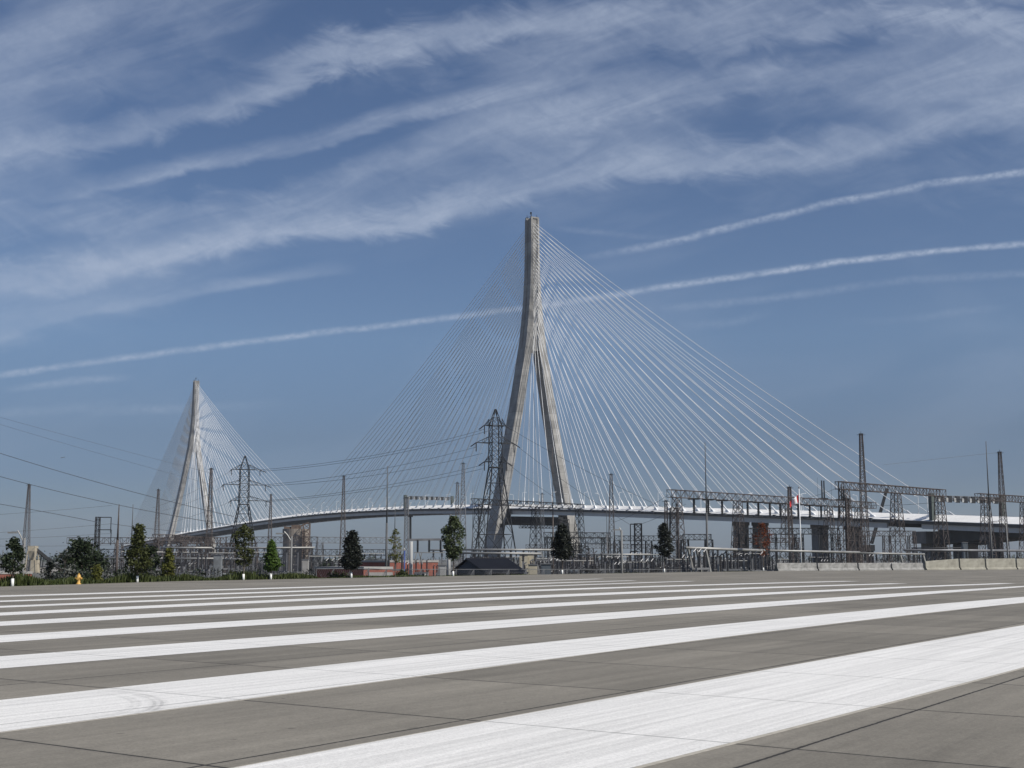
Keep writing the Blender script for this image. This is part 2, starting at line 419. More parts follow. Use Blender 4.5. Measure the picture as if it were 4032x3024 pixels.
gb = MB(); q = 6000
gb.add([(-q, -2000, GZ), (q, -2000, GZ), (q, 8000, GZ), (-q, 8000, GZ)], [(0, 1, 2, 3)])
tag(gb.build('ground', M['ground']), kind='structure')
vb = MB()
line = [first] + EP + [last]
rows = [(-.4, -.06), (0.0, -.03), (3.0, -.10), (14.0, GZ - .02)]
def outn(i):
    a = line[max(0, i - 1)]; b = line[min(len(line) - 1, i + 1)]; d = (b - a).normalized(); return V((-d.y, d.x, 0))
pts = []
for o, z in rows:
    for i, p in enumerate(line):
        e = p + outn(i) * o; pts.append((e.x, e.y, z))
m_ = len(line)
vb.add(pts, [(r * m_ + i, r * m_ + i + 1, (r + 1) * m_ + i + 1, (r + 1) * m_ + i) for r in range(3) for i in range(m_ - 1)])
tag(vb.build('grass_bank', M['verge']), kind='structure')
def near_edge(px, out):                          # ground height just beyond the edge
    z = -.05 if out < 3 else max(GZ, -.1 + (out - 3) / 11 * (GZ + .1)); return edge_pt(px, out, z)

# ------------------------------------------------------------------ bridge
Y1 = solveY(862, 218); Y2 = solveY(1502, 218)
T1 = V((xof(2095, 218, Y1), Y1, 0)); T2 = V((xof(773, 218, Y2), Y2, 0))
AX = (T1 - T2).normalized(); NX = V((AX.y, -AX.x, 0)); UP = V((0, 0, 1))   # along the bridge towards us; across, towards the near left edge
SPAN = (T1 - T2).length
PS = [-1250, -1060, -855, -683, -534, -427, -340, -288, -191, -120, -50, 8, 95, 149, 185, 231, 275, 303, 325, 366, 387, 460, 560]
PZ = [15, 23, 30.3, 33.8, 37.2, 39.0, 39.5, 39.2, 37.7, 36.3, 34.2, 32.1, 28.3, 25.8, 23.9, 21.6, 19.55, 18.1, 16.9, 14.5, 13.4, 9.8, 5.0]
PK = np.polyfit(PS, PZ, 6)
def dz(s): return float(np.interp(s, PS, PZ)) * .35 + float(np.polyval(PK, s)) * .65
def bp(s, n_, z): return T1 + AX * s + NX * n_ + UP * z
bridge = thing('cable_stayed_bridge', 'huge white cable-stayed bridge with two tall concrete inverted Y towers beyond the plaza', 'bridge', (T1.x, T1.y, 0))
def ptw(z): return float(np.interp(z, [-3, 41.4, 60, 90, 132], [33.5, 24.5, 20.8, 15, 7.75]))      # half width outside the legs
def headw(z): return float(np.interp(z, [125, 132, 138, 145.5, 155, 165, 179, 195, 218], [8.9, 7.7, 6.9, 6.1, 5.1, 4.2, 3.45, 3.05, 2.95]))
def alw(z): return float(np.interp(z, [-3, 41, 132, 160, 218], [6.2, 5.4, 5.0, 4.5, 4.15]))          # half size along the bridge
def tower(sgn_loc):
    mb = MB()
    for sg in (1, -1):
        rings = []
        for z in [-4, 10, 25, 41, 60, 75, 90, 105, 120, 127, 133]:
            o = ptw(z); t = float(np.interp(z, [-3, 41, 132], [6.6, 5.2, 4.9])); i = max(0.02, o - t); al = alw(z)
            p = [(o, -al), (o, al), (i, al), (i, -al)]
            if sg < 0: p = [(-a, b) for a, b in reversed(p)]
            rings.append([sgn_loc + AX * b + NX * a + UP * z for a, b in p])
        mb.loft(rings)
    rings = []
    for z in [131.5, 138, 142, 145.5, 150, 155, 160, 165, 172, 179, 187, 195, 206, 217.6]:
        w = headw(z); al = alw(z); g_ = .9; dp = .55
        p = [(w, -al), (w, -g_), (w - dp, -g_), (w - dp, g_), (w, g_), (w, al),
             (1.7, al), (1.7, al - .7), (-1.7, al - .7), (-1.7, al),
             (-w, al), (-w, g_), (-w + dp, g_), (-w + dp, -g_), (-w, -g_), (-w, -al), (-1.7, -al), (-1.7, -al + .7), (1.7, -al + .7), (1.7, -al)]
        rings.append([sgn_loc + AX * b + NX * a + UP * z for a, b in p])
    mb.loft(rings)
    # cap with parapet
    c = sgn_loc + UP * 217.4
    mb.obox(c - AX * 4.15 - NX * 2.7, AX * 1.2, NX * 5.4, UP * 1.8); mb.obox(c + AX * 2.6 - NX * 2.7, AX * 1.4, NX * 5.4, UP * 1.0)
    return mb
tw = tower(T1).build('tower', M['tower'], bridge)
tf = tower(T1); tf = tw.copy(); COL.objects.link(tf); tf.parent = bridge; tf.location = T2 - T1
for base, par in ((T1, tw), (T2, tf)):
    mb = MB()
    for a, b, hh in ((-3.2, 1.9, 2.4), (2.6, -2, 1.9), (-1, .3, 3.6), (3.2, 2.2, 1.5)):
        mb.bar(base + AX * a + NX * b + UP * 217.4, base + AX * a + NX * b + UP * (218.4 + hh), .28)
    mb.box(base + AX * -1 + NX * .3 + UP * 222.0, (1.1, 1.1, 1.2))
    mb.bar(base - AX * 3.6 - NX * 2.4 + UP * 219.3, base + AX * 3.6 - NX * 2.4 + UP * 218.6, .18)
    mb.bar(base - AX * 3.6 + NX * 2.4 + UP * 219.3, base + AX * 3.6 + NX * 2.4 + UP * 218.6, .18)
    o = mb.build('beacon_mast', M['dark'], par, off=(T1.x, T1.y, 0) if base is T1 else (T2.x, T2.y, 0))
for c in (T1, T2):
    MB().obox(c - AX * 3.2 - NX * 23 + UP * 22.3, AX * 6.4, NX * 46, UP * 5.2).build('crossbeam', M['dark'], bridge)
# footings of the near tower
for sg in (1, -1):
    mb = MB(); c = T1 + NX * (sg * 31) + UP * 0
    mb.obox(c - AX * 9 - NX * 8 + UP * (GZ - .5), AX * 18, NX * 16, UP * 6.5)
    mb.build('footing', M['pier'], bridge)
# hanging platforms and dark access boxes on the near leg
mb = MB()
mb.obox(bp(-4, 21.4, 33), AX * 8, NX * 1.6, UP * .5); mb.obox(bp(3.4, 18.4, 23), AX * 2.5, NX * 3.0, UP * 8.5); mb.obox(bp(4.2, 23.3, 20.5), AX * 1.6, NX * 3.0, UP * 2.3)
mb.build('access_platform', M['dark'], bridge)

W2 = 18.75
st = [s for s in range(-1180, 561, 20)]
def sweep(prof, s0, s1, step=20):
    mb = MB(); ss = list(np.arange(s0, s1 + .1, step)); rings = []
    for s in ss: rings.append([bp(float(s), a, dz(float(s)) + z) for a, z in prof])
    return mb.loft(rings)
sweep([(W2, 0), (W2, -1.15), (W2 - 1.6, -1.3), (-W2 + 1.6, -1.3), (-W2, -1.15), (-W2, 0)], -1180, 560).build('deck_slab', M['edge_dark'], bridge)
for a in (W2 - 1.3, -W2 + 2.1):
    sweep([(a, -1.25), (a, -3.4), (a - .8, -3.4), (a - .8, -1.25)], -1180, 331).build('edge_girder', M['girder'], bridge)
for a in (W2 - 1.3, -W2 + 2.1):
    sweep([(a, -1.25), (a, -3.1), (a - .8, -3.1), (a - .8, -1.25)], 338, 558).build('approach_girder', M['girder'], bridge)
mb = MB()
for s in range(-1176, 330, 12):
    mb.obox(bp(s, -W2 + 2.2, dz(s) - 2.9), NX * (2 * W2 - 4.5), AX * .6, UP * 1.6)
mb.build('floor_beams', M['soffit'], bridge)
# haunched inner girders of the approach
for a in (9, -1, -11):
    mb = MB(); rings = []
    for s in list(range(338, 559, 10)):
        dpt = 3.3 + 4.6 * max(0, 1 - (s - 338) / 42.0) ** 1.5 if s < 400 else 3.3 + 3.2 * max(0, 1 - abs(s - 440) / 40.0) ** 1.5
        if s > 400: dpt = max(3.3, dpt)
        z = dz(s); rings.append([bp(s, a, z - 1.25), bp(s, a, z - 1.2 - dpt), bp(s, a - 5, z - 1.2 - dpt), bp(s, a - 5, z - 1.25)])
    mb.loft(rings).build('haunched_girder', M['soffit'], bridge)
# parapets: near edge, path divider, median, far edge
sweep([(W2 + 1.2, -.12), (W2 + 1.2, .08), (W2 - 5.6, 2.5), (W2 - 5.8, 2.5), (W2 - 5.2, -.12)], -1180, 560).build('sun_tilted_fairing', M['barrier_white'], bridge)  # near-edge parapet sloped nearly flat so its white face catches more sun
sweep([(12.2, 0), (12.0, 1.25), (11.75, 1.25), (11.5, 0)], -1180, 560).build('parapet', M['barrier_white'], bridge)
sweep([(-1.4, 0), (-1.75, 1.25), (-2.05, 1.25), (-2.4, 0)], -1180, 560).build('parapet', M['barrier_white'], bridge)
sweep([(-W2 + .55, 0), (-W2 + .4, 1.5), (-W2 + .05, 1.5), (-W2 + .05, 0)], -1180, 560).build('parapet', M['barrier_white'], bridge)
mb = MB()
for a in (-W2 + .25,):
    for zz in (1.75, 2.15, 2.55):
        for s in range(-1180, 560, 20): mb.bar(bp(s, a, dz(s) + zz), bp(s + 20, a, dz(s + 20) + zz), .10)
    for s in range(-1178, 560, 4): mb.bar(bp(s, a, dz(s) + 1.4), bp(s, a, dz(s) + 2.6), .09)
mb.build('railing', M['white_steel'], bridge)
sweep([(W2 - .6, .012), (-W2 + .6, .012), (-W2 + .6, .004), (W2 - .6, .004)], -1180, 560).build('roadway', M['asphalt'], bridge)

# stay cables: 27 per plane and side; the 100 that show largest at the near tower are parts
def stays(T, sgn, towards):
    out = []
    for nn in (17.2, -17.2):
        for i in range(27):
            s_l = (20 + i * 11.75) if towards > 0 else -(22 + i * 14.9)
            zt = 150 + i * (214.0 - 150) / 26
            if i < 3: zt = 141 + i * 4.2
            out.append((towards, nn, i, s_l, zt))
    return out
def stay_geo(T, base_s, e):
    tw_, nn, i, s_l, zt = e
    s = base_s + s_l
    lo = bp(s, nn, dz(s) + .3)
    hi = T + AX * (tw_ * (alw(zt) - .9)) + NX * (1.15 if nn > 0 else -1.15) + UP * zt
    return lo, hi
near_all = stays(T1, 1, 1) + stays(T1, 1, -1)
far_all = [(-t, nn, i, -sl, zt) for t, nn, i, sl, zt in stays(T2, 1, 1) + stays(T2, 1, -1)]
def cable_mb(mb, lo, hi, r):
    pts = []
    L = (hi - lo).length
    for k in range(9):
        t = k / 8; p = lo.lerp(hi, t); p.z -= L * L * 3.2e-5 * 4 * t * (1 - t); pts.append(p)
    mb.path(pts, r, 6)
def anchor_mb(mb, lo, hi):
    d = (hi - lo).normalized()
    mb.tube(lo - d * .4, lo + d * 6.5, .42, .36, 8)
    h = V((d.x, d.y, 0))
    h = h.normalized() if h.length > .02 else AX
    side = V((-h.y, h.x, 0))
    b = lo - h * 1.4 - side * .5
    b.z -= .2
    mb.obox(b, h * 2.2, side * 1.0, d * 3.0)
near_sorted = sorted(near_all, key=lambda e: -(e[2] + (.5 if e[0] > 0 else 0)))
rest = MB(); resta = MB()
for k, e in enumerate(near_sorted):
    lo, hi = stay_geo(T1, 0, e)
    if k < 100:
        mb = MB(); cable_mb(mb, lo, hi, .14); mb.build('stay_cable', M['cable'], bridge, smooth=True)
        mb = MB(); anchor_mb(mb, lo, hi); mb.build('cable_anchor', M['white_steel'], bridge)
    else:
        cable_mb(rest, lo, hi, .14); anchor_mb(resta, lo, hi)
for e in far_all:
    lo, hi = stay_geo(T2, -SPAN, e); cable_mb(rest, lo, hi, .20); anchor_mb(resta, lo, hi)
tag(rest.build('stay_cables', M['cable'], bridge, smooth=True), kind='stuff')
tag(resta.build('cable_anchors', M['white_steel'], bridge), kind='stuff')
for i in range(27):
    for s in (20 + i * 11.75, -(22 + i * 14.9)):
        MB().obox(bp(s - .9, W2 - .02, dz(s) - .9), AX * 1.8, NX * 1.6, UP * 1.3).build('anchor_block', M['edge_dark'], bridge)

# piers
def pier(s, offs, r):
    top = dz(s) - 3.3
    for a in offs:
        MB().obox(bp(s - r * .75, a - r, GZ - .5), AX * (r * 1.5), NX * (2 * r), UP * (top - GZ - 1.5)).obox(bp(s - r * .85, a - r * 1.12, top - 2.003), AX * (r * 1.7), NX * (2.24 * r), UP * 2).build('pier', M['pier'], bridge)
pier(213, (5.5, -6), 2.9)
pier(272, (9.5, -9.5), 2.8)
pier(-1010, (9, -9), 3)
mb = MB()
mb.obox(bp(331.5, -14, dz(335) - 8.8), AX * 7, NX * 30, UP * 4.6); mb.obox(bp(332, 4, GZ - .5), AX * 5.5, NX * 8, UP * (dz(335) - 8.8 - GZ + .5)); mb.obox(bp(332, -13, GZ - .5), AX * 5.5, NX * 8, UP * (dz(335) - 8.8 - GZ + .5))
mb.build('pier', M['pier'], bridge)
for s in (366, 404, 470):
    top = dz(s) - 4.6
    mb = MB(); mb.obox(bp(s - 1.6, -15, top - 1.7), AX * 3.2, NX * 31, UP * 1.7)
    for a in (7.5, -12): mb.obox(bp(s - 1.5, a, GZ - .5), AX * 3, NX * 5, UP * (top - 1.7 - GZ + .5))
    mb.build('pier', M['pier'], bridge)

# inspection traveller hanging below the crossbeam
t = thing('inspection_traveller', 'dark steel truss traveller hanging below the bridge deck between the tower legs', 'access platform', bp(0, 0, 24))
mb = MB(); z0, z1 = 20.4, 23.6
def cr(n_, z): return [bp(3.4, n_, z), bp(3.4, n_, z + 2.6), bp(7.4, n_, z + 2.6), bp(7.4, n_, z)]
mb.lattice(cr(11.5, z0), cr(-22, z0), 14, .28, .2); mb.lattice(cr(17, z1 - .2), cr(-22, z1 - .2), 10, .3, .2, True); mb.build('truss', M['steel_dark'], t)
mb = MB(); mb.obox(bp(3.2, -21, 23.3), AX * 4.4, NX * 30, UP * .35); mb.obox(bp(3.6, -18, 23.6), AX * 3.2, NX * 19, UP * 2.3); mb.build('deck_boards', M['dark'], t)

# lane signal gantries on the bridge
def lane_gantry(s, label, n_box):
    t = thing('lane_signal_gantry', label, 'lane signals', bp(s, 0, dz(s)), 'overhead lane signal gantries')
    zt = dz(s) + 9.6
    for a in (W2 + .1, -W2 - .1):
        mb = MB(); mb.obox(bp(s - .8, a - .9, dz(s) - .2), AX * 1.6, NX * 1.8, UP * 10.6); mb.build('post', M['sign_post'], t)
    mb = MB(); c = lambda a: [bp(s - .7, a, zt - 1.7), bp(s - .7, a, zt), bp(s + .7, a, zt), bp(s + .7, a, zt - 1.7)]
    mb.lattice(c(W2 - .8), c(-W2 + .8), 18, .22, .13); mb.build('truss', M['steel_grey'], t)
    for k in range(n_box):
        a = 14.6 - k * (29.0 / (n_box - 1))
        mb = MB(); mb.obox(bp(s + .9, a - .85, zt - 2.5), AX * .5, NX * 1.9, UP * 2.5); bx = mb.build('signal_box', M['dark'], t)
        mb = MB(); mb.obox(bp(s + .9, a + 1.12, zt - 2.3), AX * .45, NX * 1.0, UP * 1.6); mb.build('service_panel', M['sign_back'], t)
lane_gantry(345, 'overhead lane signal gantry with black boxes at the bridge end beside the lattice gantries', 8)
lane_gantry(-157, 'smaller looking lane signal gantry with black boxes over the main span near the round tree', 8)

# deck lamps
lamp0 = None
for s in list(range(-560, 470, 36)):
    for a in (15.9, -16.2):
        lab = 'slim white street lamp standing along the bridge deck edge'
        if lamp0 is None:
            lamp0 = thing('street_lamp', lab, 'street lamp', bp(s, a, dz(s)), 'street lamps along the bridge deck')
            b = bp(s, a, dz(s)); sg = -1 if a > 0 else 1
            MB().tube(b, b + UP * 9.6, .16, .10, 6).build('pole', M['white_steel'], lamp0)
            MB().tube(b + UP * 9.5, b + UP * 9.9 - NX * 1.9, .09, .08, 6).build('arm', M['white_steel'], lamp0)
            MB().obox(b + UP * 9.85 - NX * 2.7 - AX * .3, NX * .9, AX * .6, UP * .2).build('lamp_head', M['lamp_glass'], lamp0)
        else:
            dup(lamp0, bp(s, a, dz(s)), 0 if a > 0 else PI)
# ------------------------------------------------------------------ lattice masts
def mast(px, py, Y, label, base=1.9, top=.55, mat_='steel_brown', n=15, lw=.125, bw=.06, spike=0):
    zt = zof(py, Y); x = xof(px, zt, Y)
    t = thing('lightning_mast', label, 'lattice mast', (x, Y, GZ), 'lattice lightning masts in the substation')
    def ring(w, z): return [V((x - w / 2, Y - w / 2, z)), V((x + w / 2, Y - w / 2, z)), V((x + w / 2, Y + w / 2, z)), V((x - w / 2, Y + w / 2, z))]
    mb = MB(); mb.lattice(ring(base, GZ), ring(top, zt), n, lw, bw, True, True, .93); mb.build('mast_frame', M[mat_], t)
    mb = MB(); mb.box((x, Y, zt + .05), (top + .3, top + .3, .12)); mb.bar((x - 1.0, Y, zt - .2), (x + 1.0, Y, zt - .2), .09)
    mb.bar((x, Y, zt), (x, Y, zt + .6), .08); mb.build('mast_cap', M['steel_dark'], t)
    return t
mast(115, 1908, 430, 'tall brownish lattice mast rising behind the small red brick wall', 2.5, .6, n=26)
mast(624, 1928, 480, 'lattice mast standing between the pointed olive tree and the far tower', 2.4, .55, n=24)
mast(832, 1845, 360, 'lattice mast in front of the right leg of the far bridge tower', 2.0, .5, n=24)
mast(1067, 1947, 520, 'slender lattice mast rising above the bright green conical tree', 2.0, .5, n=24)
mast(1354, 1875, 430, 'lattice mast crossing the bridge deck beside the dark pointed tree', 2.1, .55, n=24)
mast(1824, 1824, 380, 'taller of the two grey lattice masts beside the round green tree', 2.5, .6, 'steel_grey', 20, .13, .08)
mast(1801, 1901, 420, 'shorter of the two lattice masts beside the round green tree', 2.2, .6, n=18)
mast(2406, 1867, 400, 'red and white banded lattice mast standing right of the near tower leg', 2.4, .65, n=20)
mast(2135, 1944, 460, 'small grey lattice mast seen between the near tower legs', 2.3, .5, 'steel_grey', 18)
mast(3390, 1709, 300, 'tallest dark lattice mast crossing the gantry beside the overhead lane signals', 2.1, .62, n=20, lw=.13, bw=.07)
mast(3936, 1780, 330, 'dark lattice mast between the last two gantry posts by the tan concrete wall', 2.1, .62, n=17, lw=.13, bw=.07)
mast(3108, 1918, 330, 'thick dark lattice mast directly beside the red and white flag', 1.1, .7, n=22, lw=.16, bw=.08)
mast(2622, 1972, 330, 'short dark lattice mast beside the left post of the long gantry', 1.3, .6, n=16)
mast(3335, 1965, 250, 'thin dark lattice mast between the flag and the tallest mast', .9, .55, n=18)

# ------------------------------------------------------------------ monopoles
def mono(px, py, Y, label, r=.16, mat_='pole_mono', lean=0.0, base_px=None):
    zt = zof(py, Y); x = xof(px, zt, Y)
    t = thing('steel_pole', label, 'pole', (x, Y, GZ), 'tall bare steel poles')
    MB().tube((x, Y, GZ), (x, Y, zt * .45), r, r * .8, 8).tube((x, Y, zt * .45), (x, Y, zt), r * .62, r * .3, 8).build('shaft', M[mat_], t, smooth=True)
    MB().tube((x, Y, GZ), (x, Y, GZ + .5), r * 1.7, r * 1.7, 8).build('base_flange', M['steel_grey'], t)
    return t
mono(524, 1986, 170, 'slim grey pole in front of the pointed olive tree', .13)
mono(469, 1986, 210, 'dark rust stained pole left of the pointed olive tree', .26, 'pole_rust')
mono(1526, 1835, 190, 'tall tapering steel pole with a stained foot beside the dark brick building', .19)
mono(1556, 1980, 260, 'thinner grey pole rising out of the sparse yellowish tree', .16)
mono(2776, 1740, 180, 'tall tapering pole with rusty foot in front of the long gantry', .17)
mono(3882, 1738, 215, 'tall leaning-looking pole standing behind the tan concrete wall', .20)
mono(2176, 1760, 175, 'tall thin pole in front of the right leg of the near tower', .11, 'pole_rust')
mono(2388, 1940, 240, 'thin whip pole beside the red and white banded mast', .09, 'steel_grey')
mono(12, 2165, 240, 'short grey pole with a small box at the left end of the brick wall', .22)
mono(1862, 1912, 300, 'thin spike pole at the left end of the gantry beside the near tower', .10)
mono(3218, 1880, 300, 'thin spike pole above the middle of the long gantry', .07, 'steel_dark')
mono(3272, 1890, 305, 'second thin spike pole above the long gantry beside the upright bushings', .07, 'steel_dark')

# ------------------------------------------------------------------ transmission pylons
def pylon(px, py, Y, arms, wbody, wbase, label):
    zt = zof(py, Y); x = xof(px, zt, Y); c = V((x, Y, 0)); rz = R(20)
    ux = V((math.cos(rz), math.sin(rz), 0)); uy = V((-math.sin(rz), math.cos(rz), 0))
    t = thing('transmission_pylon', label, 'pylon', (x, Y, GZ), 'transmission pylons')
    def ring(w, z): return [c + (ux * a + uy * b) * (w / 2) + UP * z for a, b in ((-1, -1), (1, -1), (1, 1), (-1, 1))]
    zs = [zof(a[0], Y) for a in arms]
    zb = zs[-1] - 1.5; ztop = zs[0] + 2.6
    mb = MB()
    mb.lattice(ring(wbase, GZ), ring(wbody, zb), 4, .26, .13, True, True, .72)
    mb.lattice(ring(wbody, zb), ring(wbody * .95, zs[0]), 5, .20, .10, True)
    mb.lattice(ring(wbody * .95, zs[0]), ring(.35, zt), 2, .16, .08, True)
    mb.build('pylon_frame', M['steel_dark'], t)
    for (ya, pl, pr), z in zip(arms, zs):
        for sg, pe in ((-1, pl), (1, pr)):
            mb = MB(); L = abs(xof(pe, z, Y) - x) / ux.x
            e = c + ux * (sg * L) + UP * z
            for b in (-1, 1):
                q_ = c + ux * (sg * wbody * .48) + uy * (b * wbody * .45)
                mb.bar(q_ + UP * z, e, .17); mb.bar(q_ + UP * (z + 1.9), e, .12); mb.bar(q_ + UP * z, q_ + UP * (z + 1.9), .12)
                m0 = (q_ + UP * z).lerp(e, .5); m1 = (q_ + UP * (z + 1.9)).lerp(e, .5); mb.bar(m0, m1, .09); mb.bar(m0, q_ + UP * (z + 1.9), .09)
            mb.bar(c + ux * (sg * wbody * .48) + uy * -wbody * .45 + UP * z, c + ux * (sg * wbody * .48) + uy * wbody * .45 + UP * z, .14)
            mb.build('arm', M['steel_dark'], t)
        for sg, pe in ((-1, pl), (1, pr)):
            L = abs(xof(pe, z, Y) - x) / ux.x; e = c + ux * (sg * L) + UP * z
            mb = MB(); mb.tube(e, e - UP * 2.4, .14, .14, 6); mb.tube(e, e + V((sg * 2.6, 6, -1.2)) * .6, .15, .15, 6)
            mb.build('insulator', M['porcelain'], t)
    return t
pylon(1951, 1612, 343, [(1676, 1908, 1992), (1745, 1876, 2024), (1819, 1908, 1995)], 2.9, 10.2, 'near transmission pylon with three pairs of arms in front of the near bridge tower')
pylon(965, 1795, 498, [(1849, 916, 1020), (1909, 886, 1040), (1971, 913, 1042)], 3.6, 12.0, 'farther transmission pylon with three pairs of arms before the far bridge tower')

# dark terminal structures
def terminal(px, py, Y, w, wb, arms, label):
    zt = zof(py, Y); x = xof(px, zt, Y)
    t = thing('line_terminal_tower', label, 'lattice tower', (x, Y, GZ), 'slim line terminal towers')
    def ring(w_, z): return [V((x + a * w_ / 2, Y + b * w_ / 2, z)) for a, b in ((-1, -1), (1, -1), (1, 1), (-1, 1))]
    mb = MB(); mb.lattice(ring(wb, GZ), ring(w, zt), 11, .13, .07); mb.build('tower_frame', M['steel_dark'], t)
    for dx, za in arms:
        mb = MB(); z = zof(za, Y); e = xof(px + dx, z, Y)
        mb.bar((x, Y, z), (e, Y, z), .2); mb.bar((e, Y, z), (e, Y, z - 3.6), .16); mb.build('arm', M['steel_dark'], t)
    return t
terminal(386, 2036, 300, .85, 1.1, [(52, 2037), (52, 2086)], 'dark terminal tower with two square arms beside the large bush')
terminal(2512, 2062, 230, 1.2, 1.3, [(-30, 2064), (-28, 2145), (-30, 2172)], 'dark terminal tower with short arms between the banded mast and dark tree')
terminal(2652, 2000, 290, 1.5, 2.6, [(20, 2002)], 'dark square topped terminal tower under the left end of the long gantry')
terminal(2300, 2150, 260, 1.6, 1.6, [(-40, 2168)], 'low terminal tower with one arm at the left of the banded mast')

# ------------------------------------------------------------------ gantries
def gantry(a, b, hb, posts, label, bw=1.4, mat_='steel_brown', flare=2.3, hang=None, lw=.125, br=.07, zbase=GZ, group='lattice gantries of the substation'):
    A = at(*a); B = at(*b); B.z = A.z
    d = (B - A); L = d.length; d.normalize(); p = V((-d.y, d.x, 0)) * (bw / 2)
    mid = A.lerp(B, .5)
    t = thing('lattice_gantry', label, 'gantry', (mid.x, mid.y, zbase), group)
    H = UP * hb
    mb = MB(); mb.lattice([A - p - H, A - p, A + p, A + p - H], [B - p - H, B - p, B + p, B + p - H], max(2, round(L / hb)), lw, br, False)
    mb.build('beam', M[mat_], t)
    for f in posts:
        c = A.lerp(B, f); w = d * (bw / 2)
        top = [c - p - w - H, c - p + w - H, c + p + w - H, c + p - w - H]
        bot = []
        for q_ in top:
            o = (q_ - c); o.z = 0; e = c + o * flare; bot.append(V((e.x, e.y, zbase)))
        hh = A.z - hb - zbase
        mb = MB(); mb.lattice(bot, top, max(3, round(hh / 2.3)), lw * 1.1, br, True, True, .92); mb.build('post', M[mat_], t)
    if hang:
        for f in hang:
            c = A.lerp(B, f) - H
            mb = MB(); mb.box(c + V((0, 0, -.1)), (2.4, 2.0, .3)); mb.tube(c, c - UP * 3.4, .22, .22, 6)
            for k in range(7): mb.tube(c - UP * (.5 + k * .42), c - UP * (.62 + k * .42), .34, .34, 6)
            mb.bar(c - UP * 3.4 - d * 1.8, c - UP * 3.4 + d * 1.8, .16); mb.build('hanging_insulator', M['steel_dark'], t)
    return t
gantry((2635, 1928, 275), (3440, 1979, 338), 1.6, (.03, .29, .52, .74, .91), 'long lattice gantry with hanging insulators in front of the bridge deck', hang=(.10, .16, .22, .335, .385, .44, .49, .58, .64, .70, .80, .85))
gantry((3300, 1896, 246), (3712, 1929, 276), 1.45, (.05, .52, .96), 'tall dark lattice gantry framing the overhead lane signals')
gantry((3848, 1943, 290), (4200, 1971, 318), 1.45, (.08, .50, .95), 'lattice gantry at the right end behind the tan concrete wall')
gantry((1862, 1963, 316), (2292, 1986, 350), 1.35, (.05, .55, .97), 'dark lattice gantry crossing in front of the near tower feet', mat_='steel_dark')
gantry((2145, 2096, 270), (2398, 2094, 275), 1.0, (.07, .95), 'low double lattice gantry behind the dark tree by the tower foot', mat_='steel_dark', flare=1.2)
gantry((2148, 2118, 272), (2396, 2115, 277), 1.1, (.5,), 'lower crossbeam gantry just beneath the low double gantry', mat_='steel_dark', flare=1.2)
gantry((2418, 2110, 300), (2690, 2109, 300), 1.15, (.04, .5, .96), 'low lattice gantry behind the second dark round tree', mat_='steel_dark', flare=1.3)
gantry((2690, 2104, 255), (2798, 2105, 255), 1.1, (.05, .93), 'short low gantry under the left end of the long gantry', mat_='steel_dark', flare=1.3)
gantry((2912, 2080, 250), (3300, 2077, 250), 1.15, (.03, .10, .33, .60, .97), 'low lattice gantry behind the red autumn tree', mat_='steel_dark', flare=1.1)
gantry((2888, 2119, 290), (3145, 2117, 290), 1.0, (.05, .45, .94), 'lowest lattice gantry behind the red autumn tree', flare=1.3)
gantry((3380, 2091, 285), (3600, 2093, 285), 1.1, (.05, .5, .95), 'low lattice gantry beneath the overhead lane signals', flare=1.2)
gantry((2300, 2143, 420), (2580, 2143, 420), 1.3, (.1, .5, .9), 'faint far gantry seen above the equipment by the banded mast', flare=1.2)
gantry((2070, 2145, 420), (2270, 2145, 420), 1.2, (.1, .5, .9), 'faint far gantry seen between the near tower legs', flare=1.2)
# left yard
gantry((268, 2117, 430), (830, 2117, 430), 2.0, (.06, .16, .36, .64, .96), 'upper long lattice gantry behind the large dark bush and olive tree', 2.0, flare=1.5, lw=.17, br=.10)
gantry((890, 2114, 430), (1250, 2115, 430), 2.0, (.05, .5, .9), 'upper lattice gantry crossing in front of the concrete silo', 2.0, flare=1.5, lw=.17, br=.10)
gantry((1250, 2115, 440), (1570, 2119, 450), 2.0, (.03, .40, .98), 'pale upper lattice gantry behind the dark pointed tree', 2.0, 'steel_grey', 1.4, lw=.17, br=.10)
gantry((345, 2163, 420), (640, 2163, 420), 2.2, (.08, .3, .7, .95), 'heavy dark lower gantry right of the large dark bush', 2.0, 'steel_dark', 1.2, lw=.19, br=.11)
gantry((800, 2160, 420), (1230, 2160, 420), 2.0, (.05, .33, .66, .95), 'lower dark gantry crossing in front of the silo foot', 2.0, 'steel_dark', 1.2, lw=.19, br=.11)
gantry((1230, 2163, 400), (1560, 2165, 410), 1.9, (.05, .4, .96), 'lower dark gantry behind the dark pointed tree', 2.0, 'steel_dark', 1.2, lw=.17, br=.10)
gantry((610, 2104, 380), (740, 2110, 395), 1.7, (.1, .9), 'rust brown gantry at the foot of the far bridge tower', 1.8, flare=1.4, lw=.17, br=.10)
gantry((700, 2112, 350), (880, 2124, 372), 1.7, (.08, .5, .95), 'rust brown gantry below the far tower right leg', 1.8, flare=1.4, lw=.17, br=.10)
gantry((655, 2132, 370), (835, 2130, 370), 1.5, (.05, .35, .65, .95), 'second tier rust brown gantry below the far bridge tower', 1.8, flare=1.3, lw=.17, br=.10)
gantry((640, 2180, 330), (900, 2178, 330), 1.2, (.04, .28, .5, .75, .96), 'lowest rust brown gantry under the far bridge tower', 1.6, flare=1.2, lw=.15, br=.09)
gantry((870, 2140, 360), (1010, 2136, 360), 1.3, (.05, .5, .95), 'brown gantry directly behind the columnar olive tree', 1.6, flare=1.3, lw=.15, br=.09)

